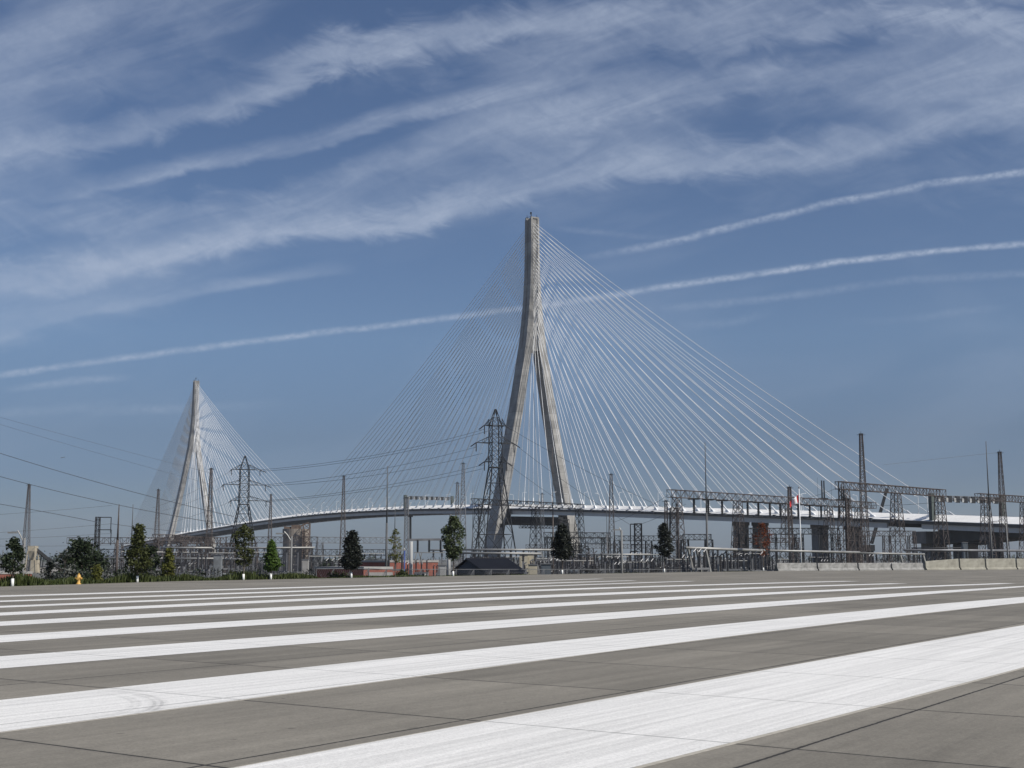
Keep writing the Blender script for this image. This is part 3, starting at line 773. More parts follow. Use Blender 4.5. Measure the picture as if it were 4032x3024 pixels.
# upright bushings on the long gantry
A = at(2635, 1928, 275); B = at(3440, 1979, 338)
for k, (f, hh) in enumerate(((.708, 4.6), (.720, 4.6), (.80, 4.8), (.815, 4.0), (.83, 3.6), (.60, 1.0))):
    c = A.lerp(B, f); c.z = A.z + .1
    if k == 5: continue
    t = thing('upright_bushing', 'dark upright bushing standing on top of the long gantry', 'bushing', c, 'upright bushings on the long gantry')
    MB().tube(c, c + UP * hh, .2, .16, 8).build('insulator_column', M['steel_dark'], t)
    MB().box(c + UP * .1, (1.6, 1.6, .2)).build('base_plate', M['dark'], t)

# ------------------------------------------------------------------ tubular buses
def bus(a, b, n, label, r=.16, mat_='alu', legs=(), zbase=GZ, post_mat='steel_grey', pw=.22):
    A = at(*a); B = at(*b); m_ = A.lerp(B, .5)
    t = thing('tubular_bus', label, 'bus pipe', (m_.x, m_.y, zbase), 'tubular buses on posts')
    MB().tube(A, B, r, r, 8).build('bus_tube', M[mat_], t, smooth=True)
    for k in range(n):
        c = A.lerp(B, (k + .5) / n)
        mb = MB(); mb.bar((c.x, c.y, zbase), (c.x, c.y, c.z - 1.1), pw); mb.build('post', M[post_mat], t)
        mb = MB()
        for j in range(4): mb.tube((c.x, c.y, c.z - 1.1 + j * .25), (c.x, c.y, c.z - .98 + j * .25), .2, .2, 6)
        mb.tube((c.x, c.y, c.z - 1.1), (c.x, c.y, c.z - .1), .09, .09, 6); mb.build('insulator', M['porcelain'], t)
    for f in legs:
        c = A.lerp(B, f); mb = MB(); dd = (B - A).normalized()
        mb.bar(c - UP * .2, V((c.x, c.y, c.z - 3.6)) + dd * 1.1, .26); mb.build('brace_leg', M['alu'], t)
    return t
bus((1790, 2164, 205), (2185, 2165, 205), 8, 'upper pale bus pipe on posts behind the dark metal roof', legs=(.78, .86, .94))
bus((1800, 2177, 190), (2130, 2180, 190), 7, 'lower pale bus pipe just under the upper one behind the dark roof')
bus((2270, 2184, 200), (2560, 2183, 200), 9, 'pale bus pipe beside the second dark round tree', .13)
bus((2700, 2157, 172), (3010, 2168, 185), 9, 'thick pale bus pipe leading to the red autumn tree', .2, legs=(.03, .13, .24))
bus((3030, 2168, 186), (3385, 2175, 200), 7, 'pale bus pipe continuing right behind the flagpole', .17, post_mat='steel_dark', pw=.3)
bus((3385, 2178, 205), (3640, 2182, 212), 6, 'bus pipe with slanting legs above the pale concrete barrier', .15, legs=(.62, .98))
bus((3560, 2166, 225), (4100, 2169, 240), 8, 'dark bus pipe crossing above the tan concrete wall', .22, 'steel_grey', post_mat='steel_dark', pw=.3)
bus((3590, 2158, 260), (3790, 2157, 260), 5, 'thin dark bus pipe under the bridge approach', .12, 'steel_dark', post_mat='steel_dark')
bus((632, 2157, 300), (835, 2157, 300), 6, 'pale bus pipe below the far bridge tower', .22)
bus((845, 2158, 310), (1240, 2156, 310), 9, 'long pale bus pipe passing behind the bright green conical tree', .2)
bus((650, 2199, 250), (880, 2199, 250), 7, 'low pale bus pipe under the far bridge tower', .16)
bus((400, 2196, 270), (640, 2198, 270), 6, 'low pale bus pipe behind the pointed olive tree', .16)
bus((885, 2202, 240), (990, 2202, 240), 3, 'short low pale bus pipe behind the columnar olive tree', .15)
bus((1690, 2166, 220), (1790, 2165, 220), 3, 'short pale bus pipe at the round green tree', .14)

# big disconnect frame on two white columns
t = thing('disconnect_frame', 'bus frame carried by two thick white columns behind the round green tree', 'bus frame', (xof(1690, 0, 175), 175, GZ))
for px in (1618, 1767):
    c = pt(px, 0, 175); MB().tube((c.x, 175, GZ), (c.x, 175, zof(2132, 175)), .26, .22, 10).build('column', M['precast'], t, smooth=True)
zt = zof(2126, 175)
MB().bar((xof(1600, zt, 175), 175, zt), (xof(1785, zt, 175), 176, zt + .1), .22, .32).build('crossarm', M['steel_grey'], t)
for px in (1645, 1690, 1735):
    c = pt(px, zt, 175); mb = MB(); mb.tube(c, c - UP * 1.75, .11, .11, 6)
    for j in range(8): mb.tube(c - UP * (.2 + j * .18), c - UP * (.28 + j * .18), .17, .17, 6)
    mb.build('hanging_insulator', M['steel_dark'], t)
MB().bar(pt(1630, zof(2176, 175), 175), pt(1752, zof(2176, 175), 175), .2, .12).build('lower_bus', M['alu'], t)
mb = MB(); 
for px, dx in ((1640, -10), (1650, 14), (1660, -8)): mb.bar(pt(px, zof(2178, 174), 174), pt(px + dx, zof(2222, 174), 174), .12)
mb.build('brace_leg', M['alu'], t)
mb = MB(); mb.bar((xof(1616, zt, 176), 176, zt), (xof(1616, zt + 3.3, 176), 176, zof(2032, 176)), .28); mb.box((xof(1616, zt, 176), 176, zof(2032, 176)), (.6, .5, .25)); mb.build('bushing', M['steel_dark'], t)
c = pt(1772, 0, 176); MB().tube((c.x, 176, zof(2132, 176)), (c.x, 176, zof(2024, 176)), .14, .12, 8).build('bushing', M['steel_grey'], t)
# lattice column behind it
mast(1602, 1960, 330, 'narrow lattice column beside the left white column of the bus frame', 1.3, .8, 'steel_grey', 22, .13, .08)

# ------------------------------------------------------------------ switchgear in the yard
def breaker(loc, label, group, mat_='equip', h=2.2, w=2.4):
    t = thing('circuit_breaker', label, 'switchgear', loc, group); c = V(loc)
    mb = MB()
    for a in (-w / 2, w / 2):
        for b in (-.4, .4): mb.bar(c + V((a, b, 0)), c + V((a * .9, b * .8, h)), .16)
    mb.bar(c + V((-w / 2, -.4, h)), c + V((w / 2, -.4, h)), .2); mb.bar(c + V((-w / 2, .4, h)), c + V((w / 2, .4, h)), .2)
    mb.bar(c + V((-w / 2, -.4, .2)), c + V((w / 2, -.4, h)), .09)
    mb.build('support_frame', M['steel_grey'], t)
    mb = MB(); mb.box(c + V((0, 0, h * .45)), (w * .55, .7, 1.0)); mb.build('drive_cabinet', M[mat_], t)
    for k in (-1, 0, 1):
        x = k * w * .4; mb = MB(); b = c + V((x, 0, h + .1))
        for j in range(7): mb.tube(b + UP * (.1 + j * .2), b + UP * (.2 + j * .2), .13, .11, 6)
        mb.tube(b, b + UP * 1.6, .1, .1, 6); mb.build('insulator', M['porcelain'], t)
        mb = MB(); mb.tube(b + UP * 1.6 - V((.15, 0, 0)), b + UP * 1.7 + V((.3, 0, .25)), .08, .07, 6); mb.build('terminal', M['steel_grey'], t)
    return t
kinds = [('equip', 2.2, 2.4), ('equip_blue', 2.6, 2.0), ('steel_grey', 1.8, 2.8)]
labs = ['grey circuit breaker with three insulators in the crowded switchyard', 'blue grey circuit breaker with three insulators in the crowded switchyard', 'low wide steel switch stand in the crowded switchyard']
protos = []
spots = []
for row, (Y, p0, p1, st_) in enumerate(((178, 2060, 3000, 44), (205, 2030, 3040, 40), (235, 2020, 3060, 44), (270, 2000, 3250, 52), (255, 3100, 3700, 60), (215, 640, 1130, 46), (260, 430, 1200, 48), (200, 1300, 1460, 50), (185, 1500, 1790, 48))):
    px = p0 + rnd.random() * 15
    while px < p1:
        spots.append((px, Y + rnd.uniform(-6, 6))); px += st_ * rnd.uniform(.75, 1.3)
for k, (px, Y) in enumerate(spots):
    i = rnd.choice((0, 0, 1, 1, 2)); loc = pt(px, GZ, Y)
    pr = [p for p in protos if p[0] == i]
    if not pr:
        protos.append((i, breaker(loc, labs[i], 'switchgear stands in the switchyard', *kinds[i])))
    else:
        dup(pr[0][1], loc, rnd.choice((0, PI / 4, -PI / 4)) + rnd.uniform(-.1, .1), labs[i], rnd.uniform(.7, 1.35))
def rack(px, Y, w, h, lv, label):
    c = pt(px, GZ, Y); rz = R(45); d = V((math.cos(rz), math.sin(rz), 0)); t = thing('switch_rack', label, 'switchgear', c, 'open steel switch racks in the switchyard')
    mb = MB(); n_ = max(2, int(w / 2.6)); q_ = V((-d.y, d.x, 0)) * .9
    for k in range(n_ + 1):
        for sg in (0, 1):
            p = c + d * (w * (k / n_ - .5)) + q_ * sg; mb.bar(p, p + UP * h, .17)
    for z in lv:
        for sg in (0, 1): mb.bar(c - d * w / 2 + q_ * sg + UP * z, c + d * w / 2 + q_ * sg + UP * z, .15)
    mb.build('rack_frame', M['steel_dark'], t)
    for k in range(n_ * 2):
        p = c + d * (w * ((k + .5) / (n_ * 2) - .5)) + q_ * .5 + UP * (h + .05); mb = MB()
        mb.tube(p, p + UP * 1.1, .09, .07, 6)
        for j in range(4): mb.tube(p + UP * (.15 + j * .24), p + UP * (.25 + j * .24), .16, .15, 6)
        mb.build('insulator', M['porcelain'], t)
    mb = MB(); mb.tube(c - d * w / 2 + q_ * .5 + UP * (h + 1.2), c + d * w / 2 + q_ * .5 + UP * (h + 1.2), .07, .07, 6); mb.build('bus_tube', M['alu'], t)
for k, (px, Y, w, h) in enumerate(((2280, 190, 8, 3.2), (2420, 205, 9, 3.8), (2500, 185, 6, 3.0), (2600, 215, 8, 4.2), (2690, 195, 7, 3.4), (2800, 210, 9, 3.9), (2900, 190, 7, 3.2), (2060, 230, 8, 3.8), (2160, 215, 6, 3.5), (2960, 225, 8, 4.4), (3120, 250, 9, 3.4), (3240, 265, 8, 3.8), (700, 300, 11, 5.0), (800, 320, 12, 6.0), (900, 290, 10, 4.8), (560, 310, 11, 5.2), (1030, 300, 11, 5.0), (1290, 260, 9, 4.0), (1450, 270, 9, 4.6))):
    rack(px, Y, w, h, (h, h * .66, h * .3), 'dark open steel switch rack topped with short insulators in the switchyard')
def transformer(px, Y, w, h, label, mat_='dark'):
    c = pt(px, GZ, Y)
    t = thing('transformer', label, 'transformer', c, 'power transformers in the switchyard')
    mb = MB(); mb.box(c + UP * (h * .45), (w, w * .7, h * .9)); mb.box(c + UP * (h * .93), (w * 1.05, w * .75, h * .06)); mb.build('tank', M[mat_], t)
    mb = MB()
    for k in range(6): mb.box(c + V((-w * .42 + k * w * .168, -w * .5, h * .45)), (.08, w * .28, h * .7))
    mb.build('radiator', M[mat_], t)
    for k in (-1, 0, 1):
        mb = MB(); b = c + V((k * w * .3, 0, h * .95)); mb.tube(b, b + V((k * .2, 0, 1.2)), .09, .07, 6)
        for j in range(5): mb.tube(b + UP * (.15 + j * .2), b + UP * (.25 + j * .2), .17, .17, 6)
        mb.build('bushing', M['porcelain'], t)
    mb = MB(); mb.tube(c + V((-w * .5, 0, h * 1.12)), c + V((w * .1, 0, h * 1.12)), .28, .28, 10); mb.build('conservator', M[mat_], t)
transformer(2325, 165, 1.3, 2.9, 'left of the two black transformers behind the fence by the banded mast')
transformer(2347, 166, 1.1, 2.8, 'right of the two black transformers behind the fence by the banded mast')
transformer(2455, 168, 1.3, 2.9, 'black transformer immediately right of the short square lamp pole')
transformer(2596, 172, 1.1, 3.0, 'narrow black transformer directly left of the second dark tree trunk')
transformer(2562, 176, 1.6, 2.2, 'blue grey transformer behind the terminal tower with short arms', 'equip_blue')
transformer(2720, 178, 2.6, 2.4, 'wide grey transformer left of the rusty footed pole', 'equip_blue')
transformer(2850, 180, 2.8, 2.3, 'wide grey transformer left of the red autumn tree', 'equip')
transformer(2920, 176, 2.4, 1.9, 'low dark transformer beside the red autumn tree', 'dark')
transformer(2270, 185, 2.2, 2.6, 'blue grey transformer behind the dark tree by the tower foot', 'equip_blue')
transformer(1665, 190, 2.0, 2.0, 'dark transformer between the two white columns', 'equip_blue')
transformer(1735, 185, 1.4, 2.1, 'grey transformer in front of the second white column', 'equip')
def cabinet(px, py0, Y, w, mat_, label):
    c = pt(px, GZ, Y); z = zof(py0, Y)
    t = thing('control_cabinet', label, 'cabinet', c, 'control cabinets in the switchyard')
    MB().box((c.x, Y, (z + GZ) / 2), (w, w * .8, z - GZ)).build('cabinet_body', M[mat_], t)
    MB().box((c.x, Y, z + .06), (w * 1.12, w * .95, .12)).build('cabinet_roof', M['steel_grey'], t)
    MB().box((c.x, Y - w * .4 - .02, (z + GZ) / 2 + .1), (w * .8, .04, (z - GZ) * .8)).build('door', M[mat_], t)
cabinet(2098, 2225, 172, 1.2, 'equip_beige', 'beige cabinet behind the fence right of the dark metal roof')
cabinet(2062, 2185, 215, 1.4, 'equip_beige', 'tall beige cabinet below the end of the upper bus pipe')
cabinet(2095, 2183, 216, 1.4, 'equip_beige', 'taller beige cabinet beside the first one below the bus pipe end')
cabinet(2150, 2222, 168, 1.3, 'equip_blue', 'dark blue cabinet left of the dark tree by the tower foot')
cabinet(1200, 2204, 200, 1.0, 'coping', 'small pale cabinet at the foot of the concrete silo')
cabinet(855, 2186, 215, 1.3, 'equip', 'tall pale grey cabinet left of the columnar olive tree')
cabinet(1742, 2228, 168, .8, 'precast', 'white cabinet between the white columns and round green tree')
cabinet(3805, 2137, 250, 1.0, 'equip_blue', 'dark raised cabinet at the hammerhead pier under the approach')

# ------------------------------------------------------------------ buildings
def brick_building(px_l, px_c, px_r, py_top, Y, label, depth=10, base=GZ, cop=.35):
    # corner at px_c nearest; left face runs away to px_l, right face to px_r
    z = zof(py_top, Y); C = V((xof(px_c, z, Y), Y, 0))
    Yl = Y + 5; L = V((xof(px_l, z, Yl), Yl, 0)); Yr = Y + 4; Rr = V((xof(px_r, z, Yr), Yr, 0))
    bk = L + (Rr - C)
    t = thing('brick_building', label, 'brick building', (C.x, C.y, base), 'low red brick buildings')
    MB().loft([[C + UP * base, Rr + UP * base, bk + UP * base, L + UP * base], [C + UP * (z - cop), Rr + UP * (z - cop), bk + UP * (z - cop), L + UP * (z - cop)]]).build('wall', M['brick'], t)
    cen = (C + bk) / 2
    def o(p): return cen + (p - cen) * 1.02
    MB().loft([[o(p) + UP * (z - cop + .003) for p in (C, Rr, bk, L)], [o(p) + UP * z for p in (C, Rr, bk, L)]]).build('coping', M['coping'], t)
    return t, C, Rr, L, z
brick_building(-160, -80, 126, 2251, 150, 'low red brick wall building with pale coping at the far left', cop=.3)
brick_building(1242, 1432, 1545, 2232, 150, 'front low red brick building with pale coping and shaded left side', cop=.28)
tb, C, Rr, L, z = brick_building(1408, 1535, 1725, 2206, 190, 'taller red brick building behind the steel poles with shaded left side', cop=.3)
mb = MB(); mb.obox(C.lerp(Rr, .62) + V((-.05, -.06, GZ)), (Rr - C).normalized() * 1.2, V((0, .05, 0)), UP * 2.6); mb.build('door', M['coping'], tb)
t = thing('concrete_ramp_wall', 'low pale concrete wall in front of the front brick building', 'concrete wall', pt(1500, GZ, 146))
MB().obox(pt(1452, GZ, 146), V((2.6, .9, 0)), V((-.2, .6, 0)), UP * (zof(2254, 146) - GZ)).build('wall_slab', M['coping'], t)

# dark metal roof shed
t = thing('metal_roof_shed', 'dark shed with standing seam metal gable roof behind the fence', 'shed', pt(1930, GZ, 160))
zr = zof(2203, 165)
r0, r1 = pt(1834, zr, 165), pt(2001, zr, 168)
ze = zof(2259, 150)
e0, e1 = pt(1914, ze, 150), pt(2080, ze, 153)
b0 = r0 * 2 - e0; b1 = r1 * 2 - e1; b0.z = ze; b1.z = ze
b0 = pt(1775, ze, 168); b1 = b0 + (r1 - r0); b1.z = ze
up = UP * .12
mb = MB(); mb.add([e0, e1, r1, r0, e0 + up, e1 + up, r1 + up, r0 + up], [(3, 2, 1, 0), (4, 5, 6, 7), (0, 1, 5, 4), (1, 2, 6, 5), (2, 3, 7, 6), (3, 0, 4, 7)])
mb.add([r0, r1, b1, b0, r0 + up, r1 + up, b1 + up, b0 + up], [(3, 2, 1, 0), (4, 5, 6, 7), (0, 1, 5, 4), (1, 2, 6, 5), (2, 3, 7, 6), (3, 0, 4, 7)])
for k in range(22):
    f = (k + .3) / 22; mb.bar(e0.lerp(e1, f) + up * 1.2, r0.lerp(r1, f) + up * 1.2, .05, .10)
mb.bar(r0 + up * 1.3, r1 + up * 1.3, .25, .12)
mb.build('roof', M['roof'], t)
ins = .94
def sh(p): c_ = (e0 + e1 + b0 + b1) / 4; return c_ + (p - c_) * ins
mb = MB(); g0, g1, g2, g3 = sh(e0), sh(e1), sh(b1), sh(b0)
mb.loft([[V((p.x, p.y, GZ)) for p in (g0, g1, g2, g3)], [V((p.x, p.y, ze - .03)) for p in (g0, g1, g2, g3)]])
rr0 = r0.lerp(r1, .03); mb.add([g0 - UP * .05, g3 - UP * .05, rr0 - UP * .15], [(0, 1, 2)])
mb.build('wall', M['dark_wall'], t)

# silo with rusty stair tower
t = thing('concrete_silo', 'tan concrete silo with rusty stair tower under the main span', 'silo', pt(1168, GZ, 480))
zt = zof(2083, 480); c = pt(1164, 0, 480); c.z = 0
rad = abs(xof(1217, 5, 480) - xof(1113, 5, 480)) / 2
MB().lathe(c, [(rad * .985, GZ), (rad * .985, zof(2116, 480)), (rad * 1.03, zof(2114, 480)), (rad * 1.03, zt)], 32).build('silo_shell', M['silo'], t, smooth=False)
mb = MB(); mb.box(c + UP * (zt + .7), (3.4, 3, 1.6)); mb.box(c + V((-3.2, 0, zt + .4)), (2.6, 2.2, 1.0)); mb.bar(c + V((1.5, 0, zt + 1)), c + V((4.5, 0, zt + 2.5)), .5); mb.build('top_machinery', M['rust'], t)
mb = MB()
def rg(z, dx=0): 
    b = pt(1204, 0, 474); b.z = 0
    return [b + V((x, y, z)) for x, y in ((-1.2, -1.2), (1.2, -1.2), (1.2, 1.2), (-1.2, 1.2))]
mb.lattice(rg(GZ), rg(zt + 1.8), 9, .2, .12)
for k in range(9):
    a = rg(GZ + k * (zt - GZ) / 9); b = rg(GZ + (k + 1) * (zt - GZ) / 9)
    mb.bar(a[0], b[1], .35, .15); mb.add([p + UP * .1 for p in a], [(0, 1, 2, 3)])
mb.build('stair_tower', M['rust'], t)

# hopper house with conveyor
t = thing('hopper_house', 'cream hopper house on splayed legs behind the street lamp', 'hopper', pt(127, GZ, 420))
Y = 420; z0, z1 = zof(2192, Y), zof(2149, Y)
a = pt(108, z0, Y); b = pt(136, z0, Y); w = b.x - a.x
MB().obox((a.x, Y, zof(2170, Y)), (w, 0, 0), (0, 3, 0), (0, 0, z1 - zof(2170, Y))).build('hopper_bin', M['cream'], t)
mb = MB(); cx = (a.x + b.x) / 2
mb.loft([[V((cx + sx * .5, Y + 1.5 + sy * .5, zof(2208, Y))) for sx, sy in ((-1, -1), (1, -1), (1, 1), (-1, 1))], [V((cx + sx * w / 2, Y + 1.5 + sy * 1.5, zof(2170, Y) - .002)) for sx, sy in ((-1, -1), (1, -1), (1, 1), (-1, 1))]])
mb.build('funnel', M['cream'], t)
mb = MB()
for sx in (-1, 1):
    for sy in (0, 3): mb.bar((cx + sx * w / 2, Y + sy, zof(2170, Y)), (cx + sx * w * .8, Y + sy, GZ), .3)
mb.box((cx + 1.1, Y + 1, (zof(2208, Y) + GZ) / 2 + .2), (2.2, 2, zof(2208, Y) - GZ)); mb.build('legs', M['cream'], t)
t = thing('conveyor', 'dark sloping conveyor running down from the cream hopper house', 'conveyor', pt(215, GZ, 425))
MB().bar(at(138, 2160, 422), at(232, 2237, 428), .9, 1.0).build('conveyor_gallery', M['dark'], t)
mb = MB()
for px, py in ((163, 2184), (172, 2190), (190, 2205)):
    p = at(px, py, 424); mb.bar(p, (p.x - .5, 424, GZ), .25)
mb.build('trestle', M['steel_dark'], t)
t = thing('flat_warehouse', 'long low grey shed beyond the conveyor foot', 'warehouse', pt(167, GZ, 440))
MB().obox(pt(152, GZ, 440), (5.0, 1, 0), (-1, 6, 0), UP * (zof(2231, 440) - GZ)).build('wall', M['coping'], t)
MB().obox(pt(151, zof(2231, 440) + .002, 439.8), (5.3, 1, 0), (-1, 6.4, 0), UP * .3).build('roof', M['steel_grey'], t)

# ------------------------------------------------------------------ street lamps on the plaza side
def yard_lamp(px, py_top, Y, head_px, head_py, label, r=.13):
    x = xof(px, zof(py_top, Y), Y); zt = zof(py_top, Y)
    t = thing('street_lamp', label, 'street lamp', (x, Y, GZ), 'grey street lamps beyond the plaza')
    MB().tube((x, Y, GZ), (x, Y, zt), r, r * .75, 8).build('pole', M['pole_grey'], t, smooth=True)
    h = at(head_px, head_py, Y); s0 = V((x, Y, zt - .55))
    pts = [s0, s0.lerp(h, .45) + UP * .30, s0.lerp(h, .8) + UP * .38, h + V((.25 if h.x < x else -.25, 0, .03))]
    MB().path(pts, .055, 6).build('arm', M['alu'], t)
    d = 1 if h.x > x else -1
    MB().box(h + V((d * .28, 0, .0)), (.75, .28, .14)).build('lamp_head', M['alu'], t)
    return t
yard_lamp(97, 2118, 110, 62, 2097, 'grey street lamp in front of the small brick wall at the far left', .15)
yard_lamp(1149, 2112, 130, 1112, 2101, 'grey street lamp in front of the concrete silo', .11)
yard_lamp(3962, 2060, 215, 3925, 2055, 'grey street lamp behind the tan concrete wall', .15)
t = yard_lamp(2447, 2088, 150, 2436, 2086, 'short square lamp pole with a small floodlight beside the black transformers', .16)
yard_lamp(1593, 2168, 160, 1588, 2166, 'short blue lamp post in front of the taller brick building', .11)
for o in COL.objects:
    if o.parent and o.parent.get('label', '').startswith('short blue') and o.name.startswith('pole'): o.data.materials[0] = M['blue_post']

# ------------------------------------------------------------------ flagpole and flag
Y = 195; zt = zof(1924, Y); x = xof(3146, zt, Y)
fp = thing('flagpole', 'white tapering flagpole behind the pale concrete barrier', 'flagpole', (x, Y, GZ))
MB().tube((x, Y, GZ), (x, Y, zt), .13, .06, 10).build('pole', M['white_steel'], fp, smooth=True)
MB().lathe((x, Y, zt), [(.02, 0), (.12, .1), (.12, .2), (.02, .32)], 8).build('finial', M['alu'], fp)
fl = thing('flag', 'red and white national flag with red maple leaf drooping from the flagpole', 'flag', (x, Y, zof(1950, Y)))
def fpt(u, v):          # u 0 hoist..1 fly, v 0 top..1 bottom
    W, Hh = 1.75, 1.15
    a = R(38) ; dx = -u * W * math.cos(a); drop = u * W * math.sin(a) * .95 + .1 * u * u
    fold = math.sin(u * 9 + v * 1.5) * .14 * (.3 + u)
    zz = zof(1947, Y) - drop - v * Hh * (1 - .15 * u) 
    return V((x - .09 + dx + .12 * math.sin(u * 6) * v, Y + fold, zz))
def patch(u0, u1, nu, m, name):
    mb = MB(); nv = 8
    for i in range(nu + 1):
        for j in range(nv + 1): mb.v.append(tuple(fpt(u0 + (u1 - u0) * i / nu, j / nv)))
    for i in range(nu):
        for j in range(nv):
            k = i * (nv + 1) + j; mb.f.append((k, k + 1, k + nv + 2, k + nv + 1))
    o = mb.build(name, M[m], fl, smooth=True); so = o.modifiers.new('t', 'SOLIDIFY'); so.thickness = .012
patch(0, .25, 6, 'red', 'hoist_band'); patch(.25, .75, 12, 'cloth_white', 'centre_field'); patch(.75, 1, 6, 'red', 'fly_band')
half = [(0, .92), (.10, .74), (.20, .80), (.16, .47), (.30, .62), (.34, .54), (.52, .58), (.46, .42), (.52, .37), (.27, .17), (.30, .08), (.04, .12), (.03, -.12)]
lf = half + [(-a, b) for a, b in reversed(half[1:])]
def leafpt(a, b): return fpt(.5 + a * .36, .86 - (b + .12) * .70)
mb = MB(); nlf = len(lf); cen_ = leafpt(0, .4)
for dy in (-.014, .014):
    vs = [leafpt(a, b) + V((0, dy, 0)) for a, b in lf] + [cen_ + V((0, dy, 0))]
    mb.add(vs, [(i, (i + 1) % nlf, nlf) for i in range(nlf)])
mb.build('maple_leaf', M['red'], fl)

# ------------------------------------------------------------------ concrete barriers
def barrier(px0, px1, top0, top1, mat_, label, tall=False):
    a = edge_pt(px0 + 3, .4, 0); b = edge_pt(px1 - 3, .4, 0)
    d = (b - a).normalized(); n_ = V((d.y, -d.x, 0))
    if n_.y > 0: n_ = -n_
    mb = MB(); rings = []
    for p, tp in ((a, top0), (b, top1)):
        hgt = zof(tp, p.y)
        rings.append([p + n_ * .32 + UP * -.1, p + n_ * .32 + UP * .14, p + n_ * .12 + UP * .36, p + n_ * .07 + UP * (hgt - .05), p + n_ * .04 + UP * hgt, p - n_ * .12 + UP * hgt, p - n_ * .15 + UP * (hgt - .05), p - n_ * .32 + UP * .14, p - n_ * .32 + UP * -.1])
    mb.loft(rings)
    return tag(mb.build('concrete_barrier', M[mat_], off=((a.x + b.x) / 2, (a.y + b.y) / 2, 0)), label, 'barrier', 'concrete barriers at the far edge')
bs = [3056, 3217, 3377, 3508, 3636]
bl = ['pale concrete barrier segment at the left end below the flagpole', 'second pale concrete barrier segment right of the flagpole', 'pale concrete barrier segment below the tallest dark mast', 'pale concrete barrier segment butting against the taller tan wall']
for i in range(4): barrier(bs[i], bs[i + 1], 2217, 2216, 'barrier', bl[i])
bs = [3641, 3777, 3880, 4001, 4140, 4300]
bl = ['tan concrete wall segment with a sloping top next to the pale barriers', 'tan concrete wall segment below the hammerhead pier', 'tan concrete wall segment in front of the tall leaning-looking pole', 'last visible tan concrete wall segment at the edge', 'tan concrete wall segment beyond the last visible one']
for i in range(4): barrier(bs[i], bs[i + 1], (2210 if i == 0 else 2200), 2200 - i * .5, 'barrier_tan', bl[i], True)

# ------------------------------------------------------------------ chain link fence
fence = thing('chain_link_fence', 'low grey chain-link fence along the far pavement edge', 'fence', edge_pt(2200, 9, -1.6))
pxs = [1245 + i * 69 for i in range(26)]
fpts = []
for p in pxs:
    b = near_edge(p, 9.5); fpts.append(b)
ftop = []
for p, b in zip(pxs, fpts):
    tz = zof(2242 if p > 1500 else 2236, b.y); tz = min(tz, .75); ftop.append(V((b.x, b.y, tz)))
for b, t_ in zip(fpts, ftop): MB().tube(b, t_ + UP * .05, .045, .045, 6).build('post', M['steel_grey'], fence)
mb = MB()
for a, b in zip(ftop, ftop[1:]): mb.tube(a, b, .03, .03, 5); mb.tube(a - UP * .9, b - UP * .9, .015, .015, 4)
mb.build('rail', M['steel_grey'], fence)
mb = MB()
for (a, b), (c, d) in zip(zip(ftop, ftop[1:]), zip(fpts, fpts[1:])):
    L = (b - a).length; hgt = a.z - c.z; n_ = int(L / .28)
    for k in range(n_):
        f0 = k / n_; f1 = min(1, (k * .28 + hgt) / L)
        mb.bar(a.lerp(b, f0), c.lerp(d, f1), .012); mb.bar(c.lerp(d, f0), a.lerp(b, f1), .012)
mb.build('wire_mesh', M['steel_grey'], fence)

# ------------------------------------------------------------------ hydrant
h0 = gnd(309, 2304); h0 = edge_pt(309, .15, -.02)
hy = thing('fire_hydrant', 'yellow ochre fire hydrant in the weeds at the pavement edge', 'fire hydrant', h0)
MB().lathe(h0, [(.17, -.1), (.17, .06), (.11, .08), (.11, .42), (.15, .43), (.15, .50), (.13, .52), (.12, .60), (.07, .67), (.03, .69)], 14).build('barrel', M['hyd'], hy, smooth=True)
MB().lathe(h0, [(.03, .69), (.04, .70), (.04, .75), (.02, .76)], 6).build('cap_nut', M['hyd'], hy)
for dx, dy, r in ((-.18, 0, .06), (.18, 0, .06), (0, -.19, .08)):
    MB().tube(h0 + V((0, 0, .40)), h0 + V((dx, dy, .40)), r, r, 10).tube(h0 + V((dx, dy, .40)), h0 + V((dx * 1.25, dy * 1.25, .40)), r * 1.25, r * 1.1, 10).build('nozzle', M['hyd'], hy)

# ------------------------------------------------------------------ trees
def leaves(mb, c, n_, spread, size, r):
    for _ in range(n_):
        p = c + V((r.gauss(0, spread), r.gauss(0, spread), r.gauss(0, spread * .8)))
        a = V((r.gauss(0, 1), r.gauss(0, 1), r.gauss(0, .7))).normalized(); b = a.cross(V((r.gauss(0, 1), r.gauss(0, 1), r.gauss(0, 1)))).normalized()
        s = size * r.uniform(.6, 1.25)
        mb.add([p - a * s, p + b * s * .55, p + a * s, p - b * s * .55], [(0, 1, 2, 3)])
PROF = {'cone': lambda t: .95 * (1 - t) ** .8 * min(1, t * 8 + .45), 'oval': lambda t: math.sin(PI * min(1, max(0, t * .92 + .06))) ** .7,
        'column': lambda t: (.55 + .45 * math.sin(PI * t)) * min(1, (1 - t) * 4 + .12), 'drop': lambda t: min(1, t * 4 + .35) * (1 - t) ** .62 * 1.05,
        'spire': lambda t: (min(1, t * 5 + .5) * (.92 - .55 * t) if t < .5 else .62 * (1 - t) ** .75 * 1.25) }
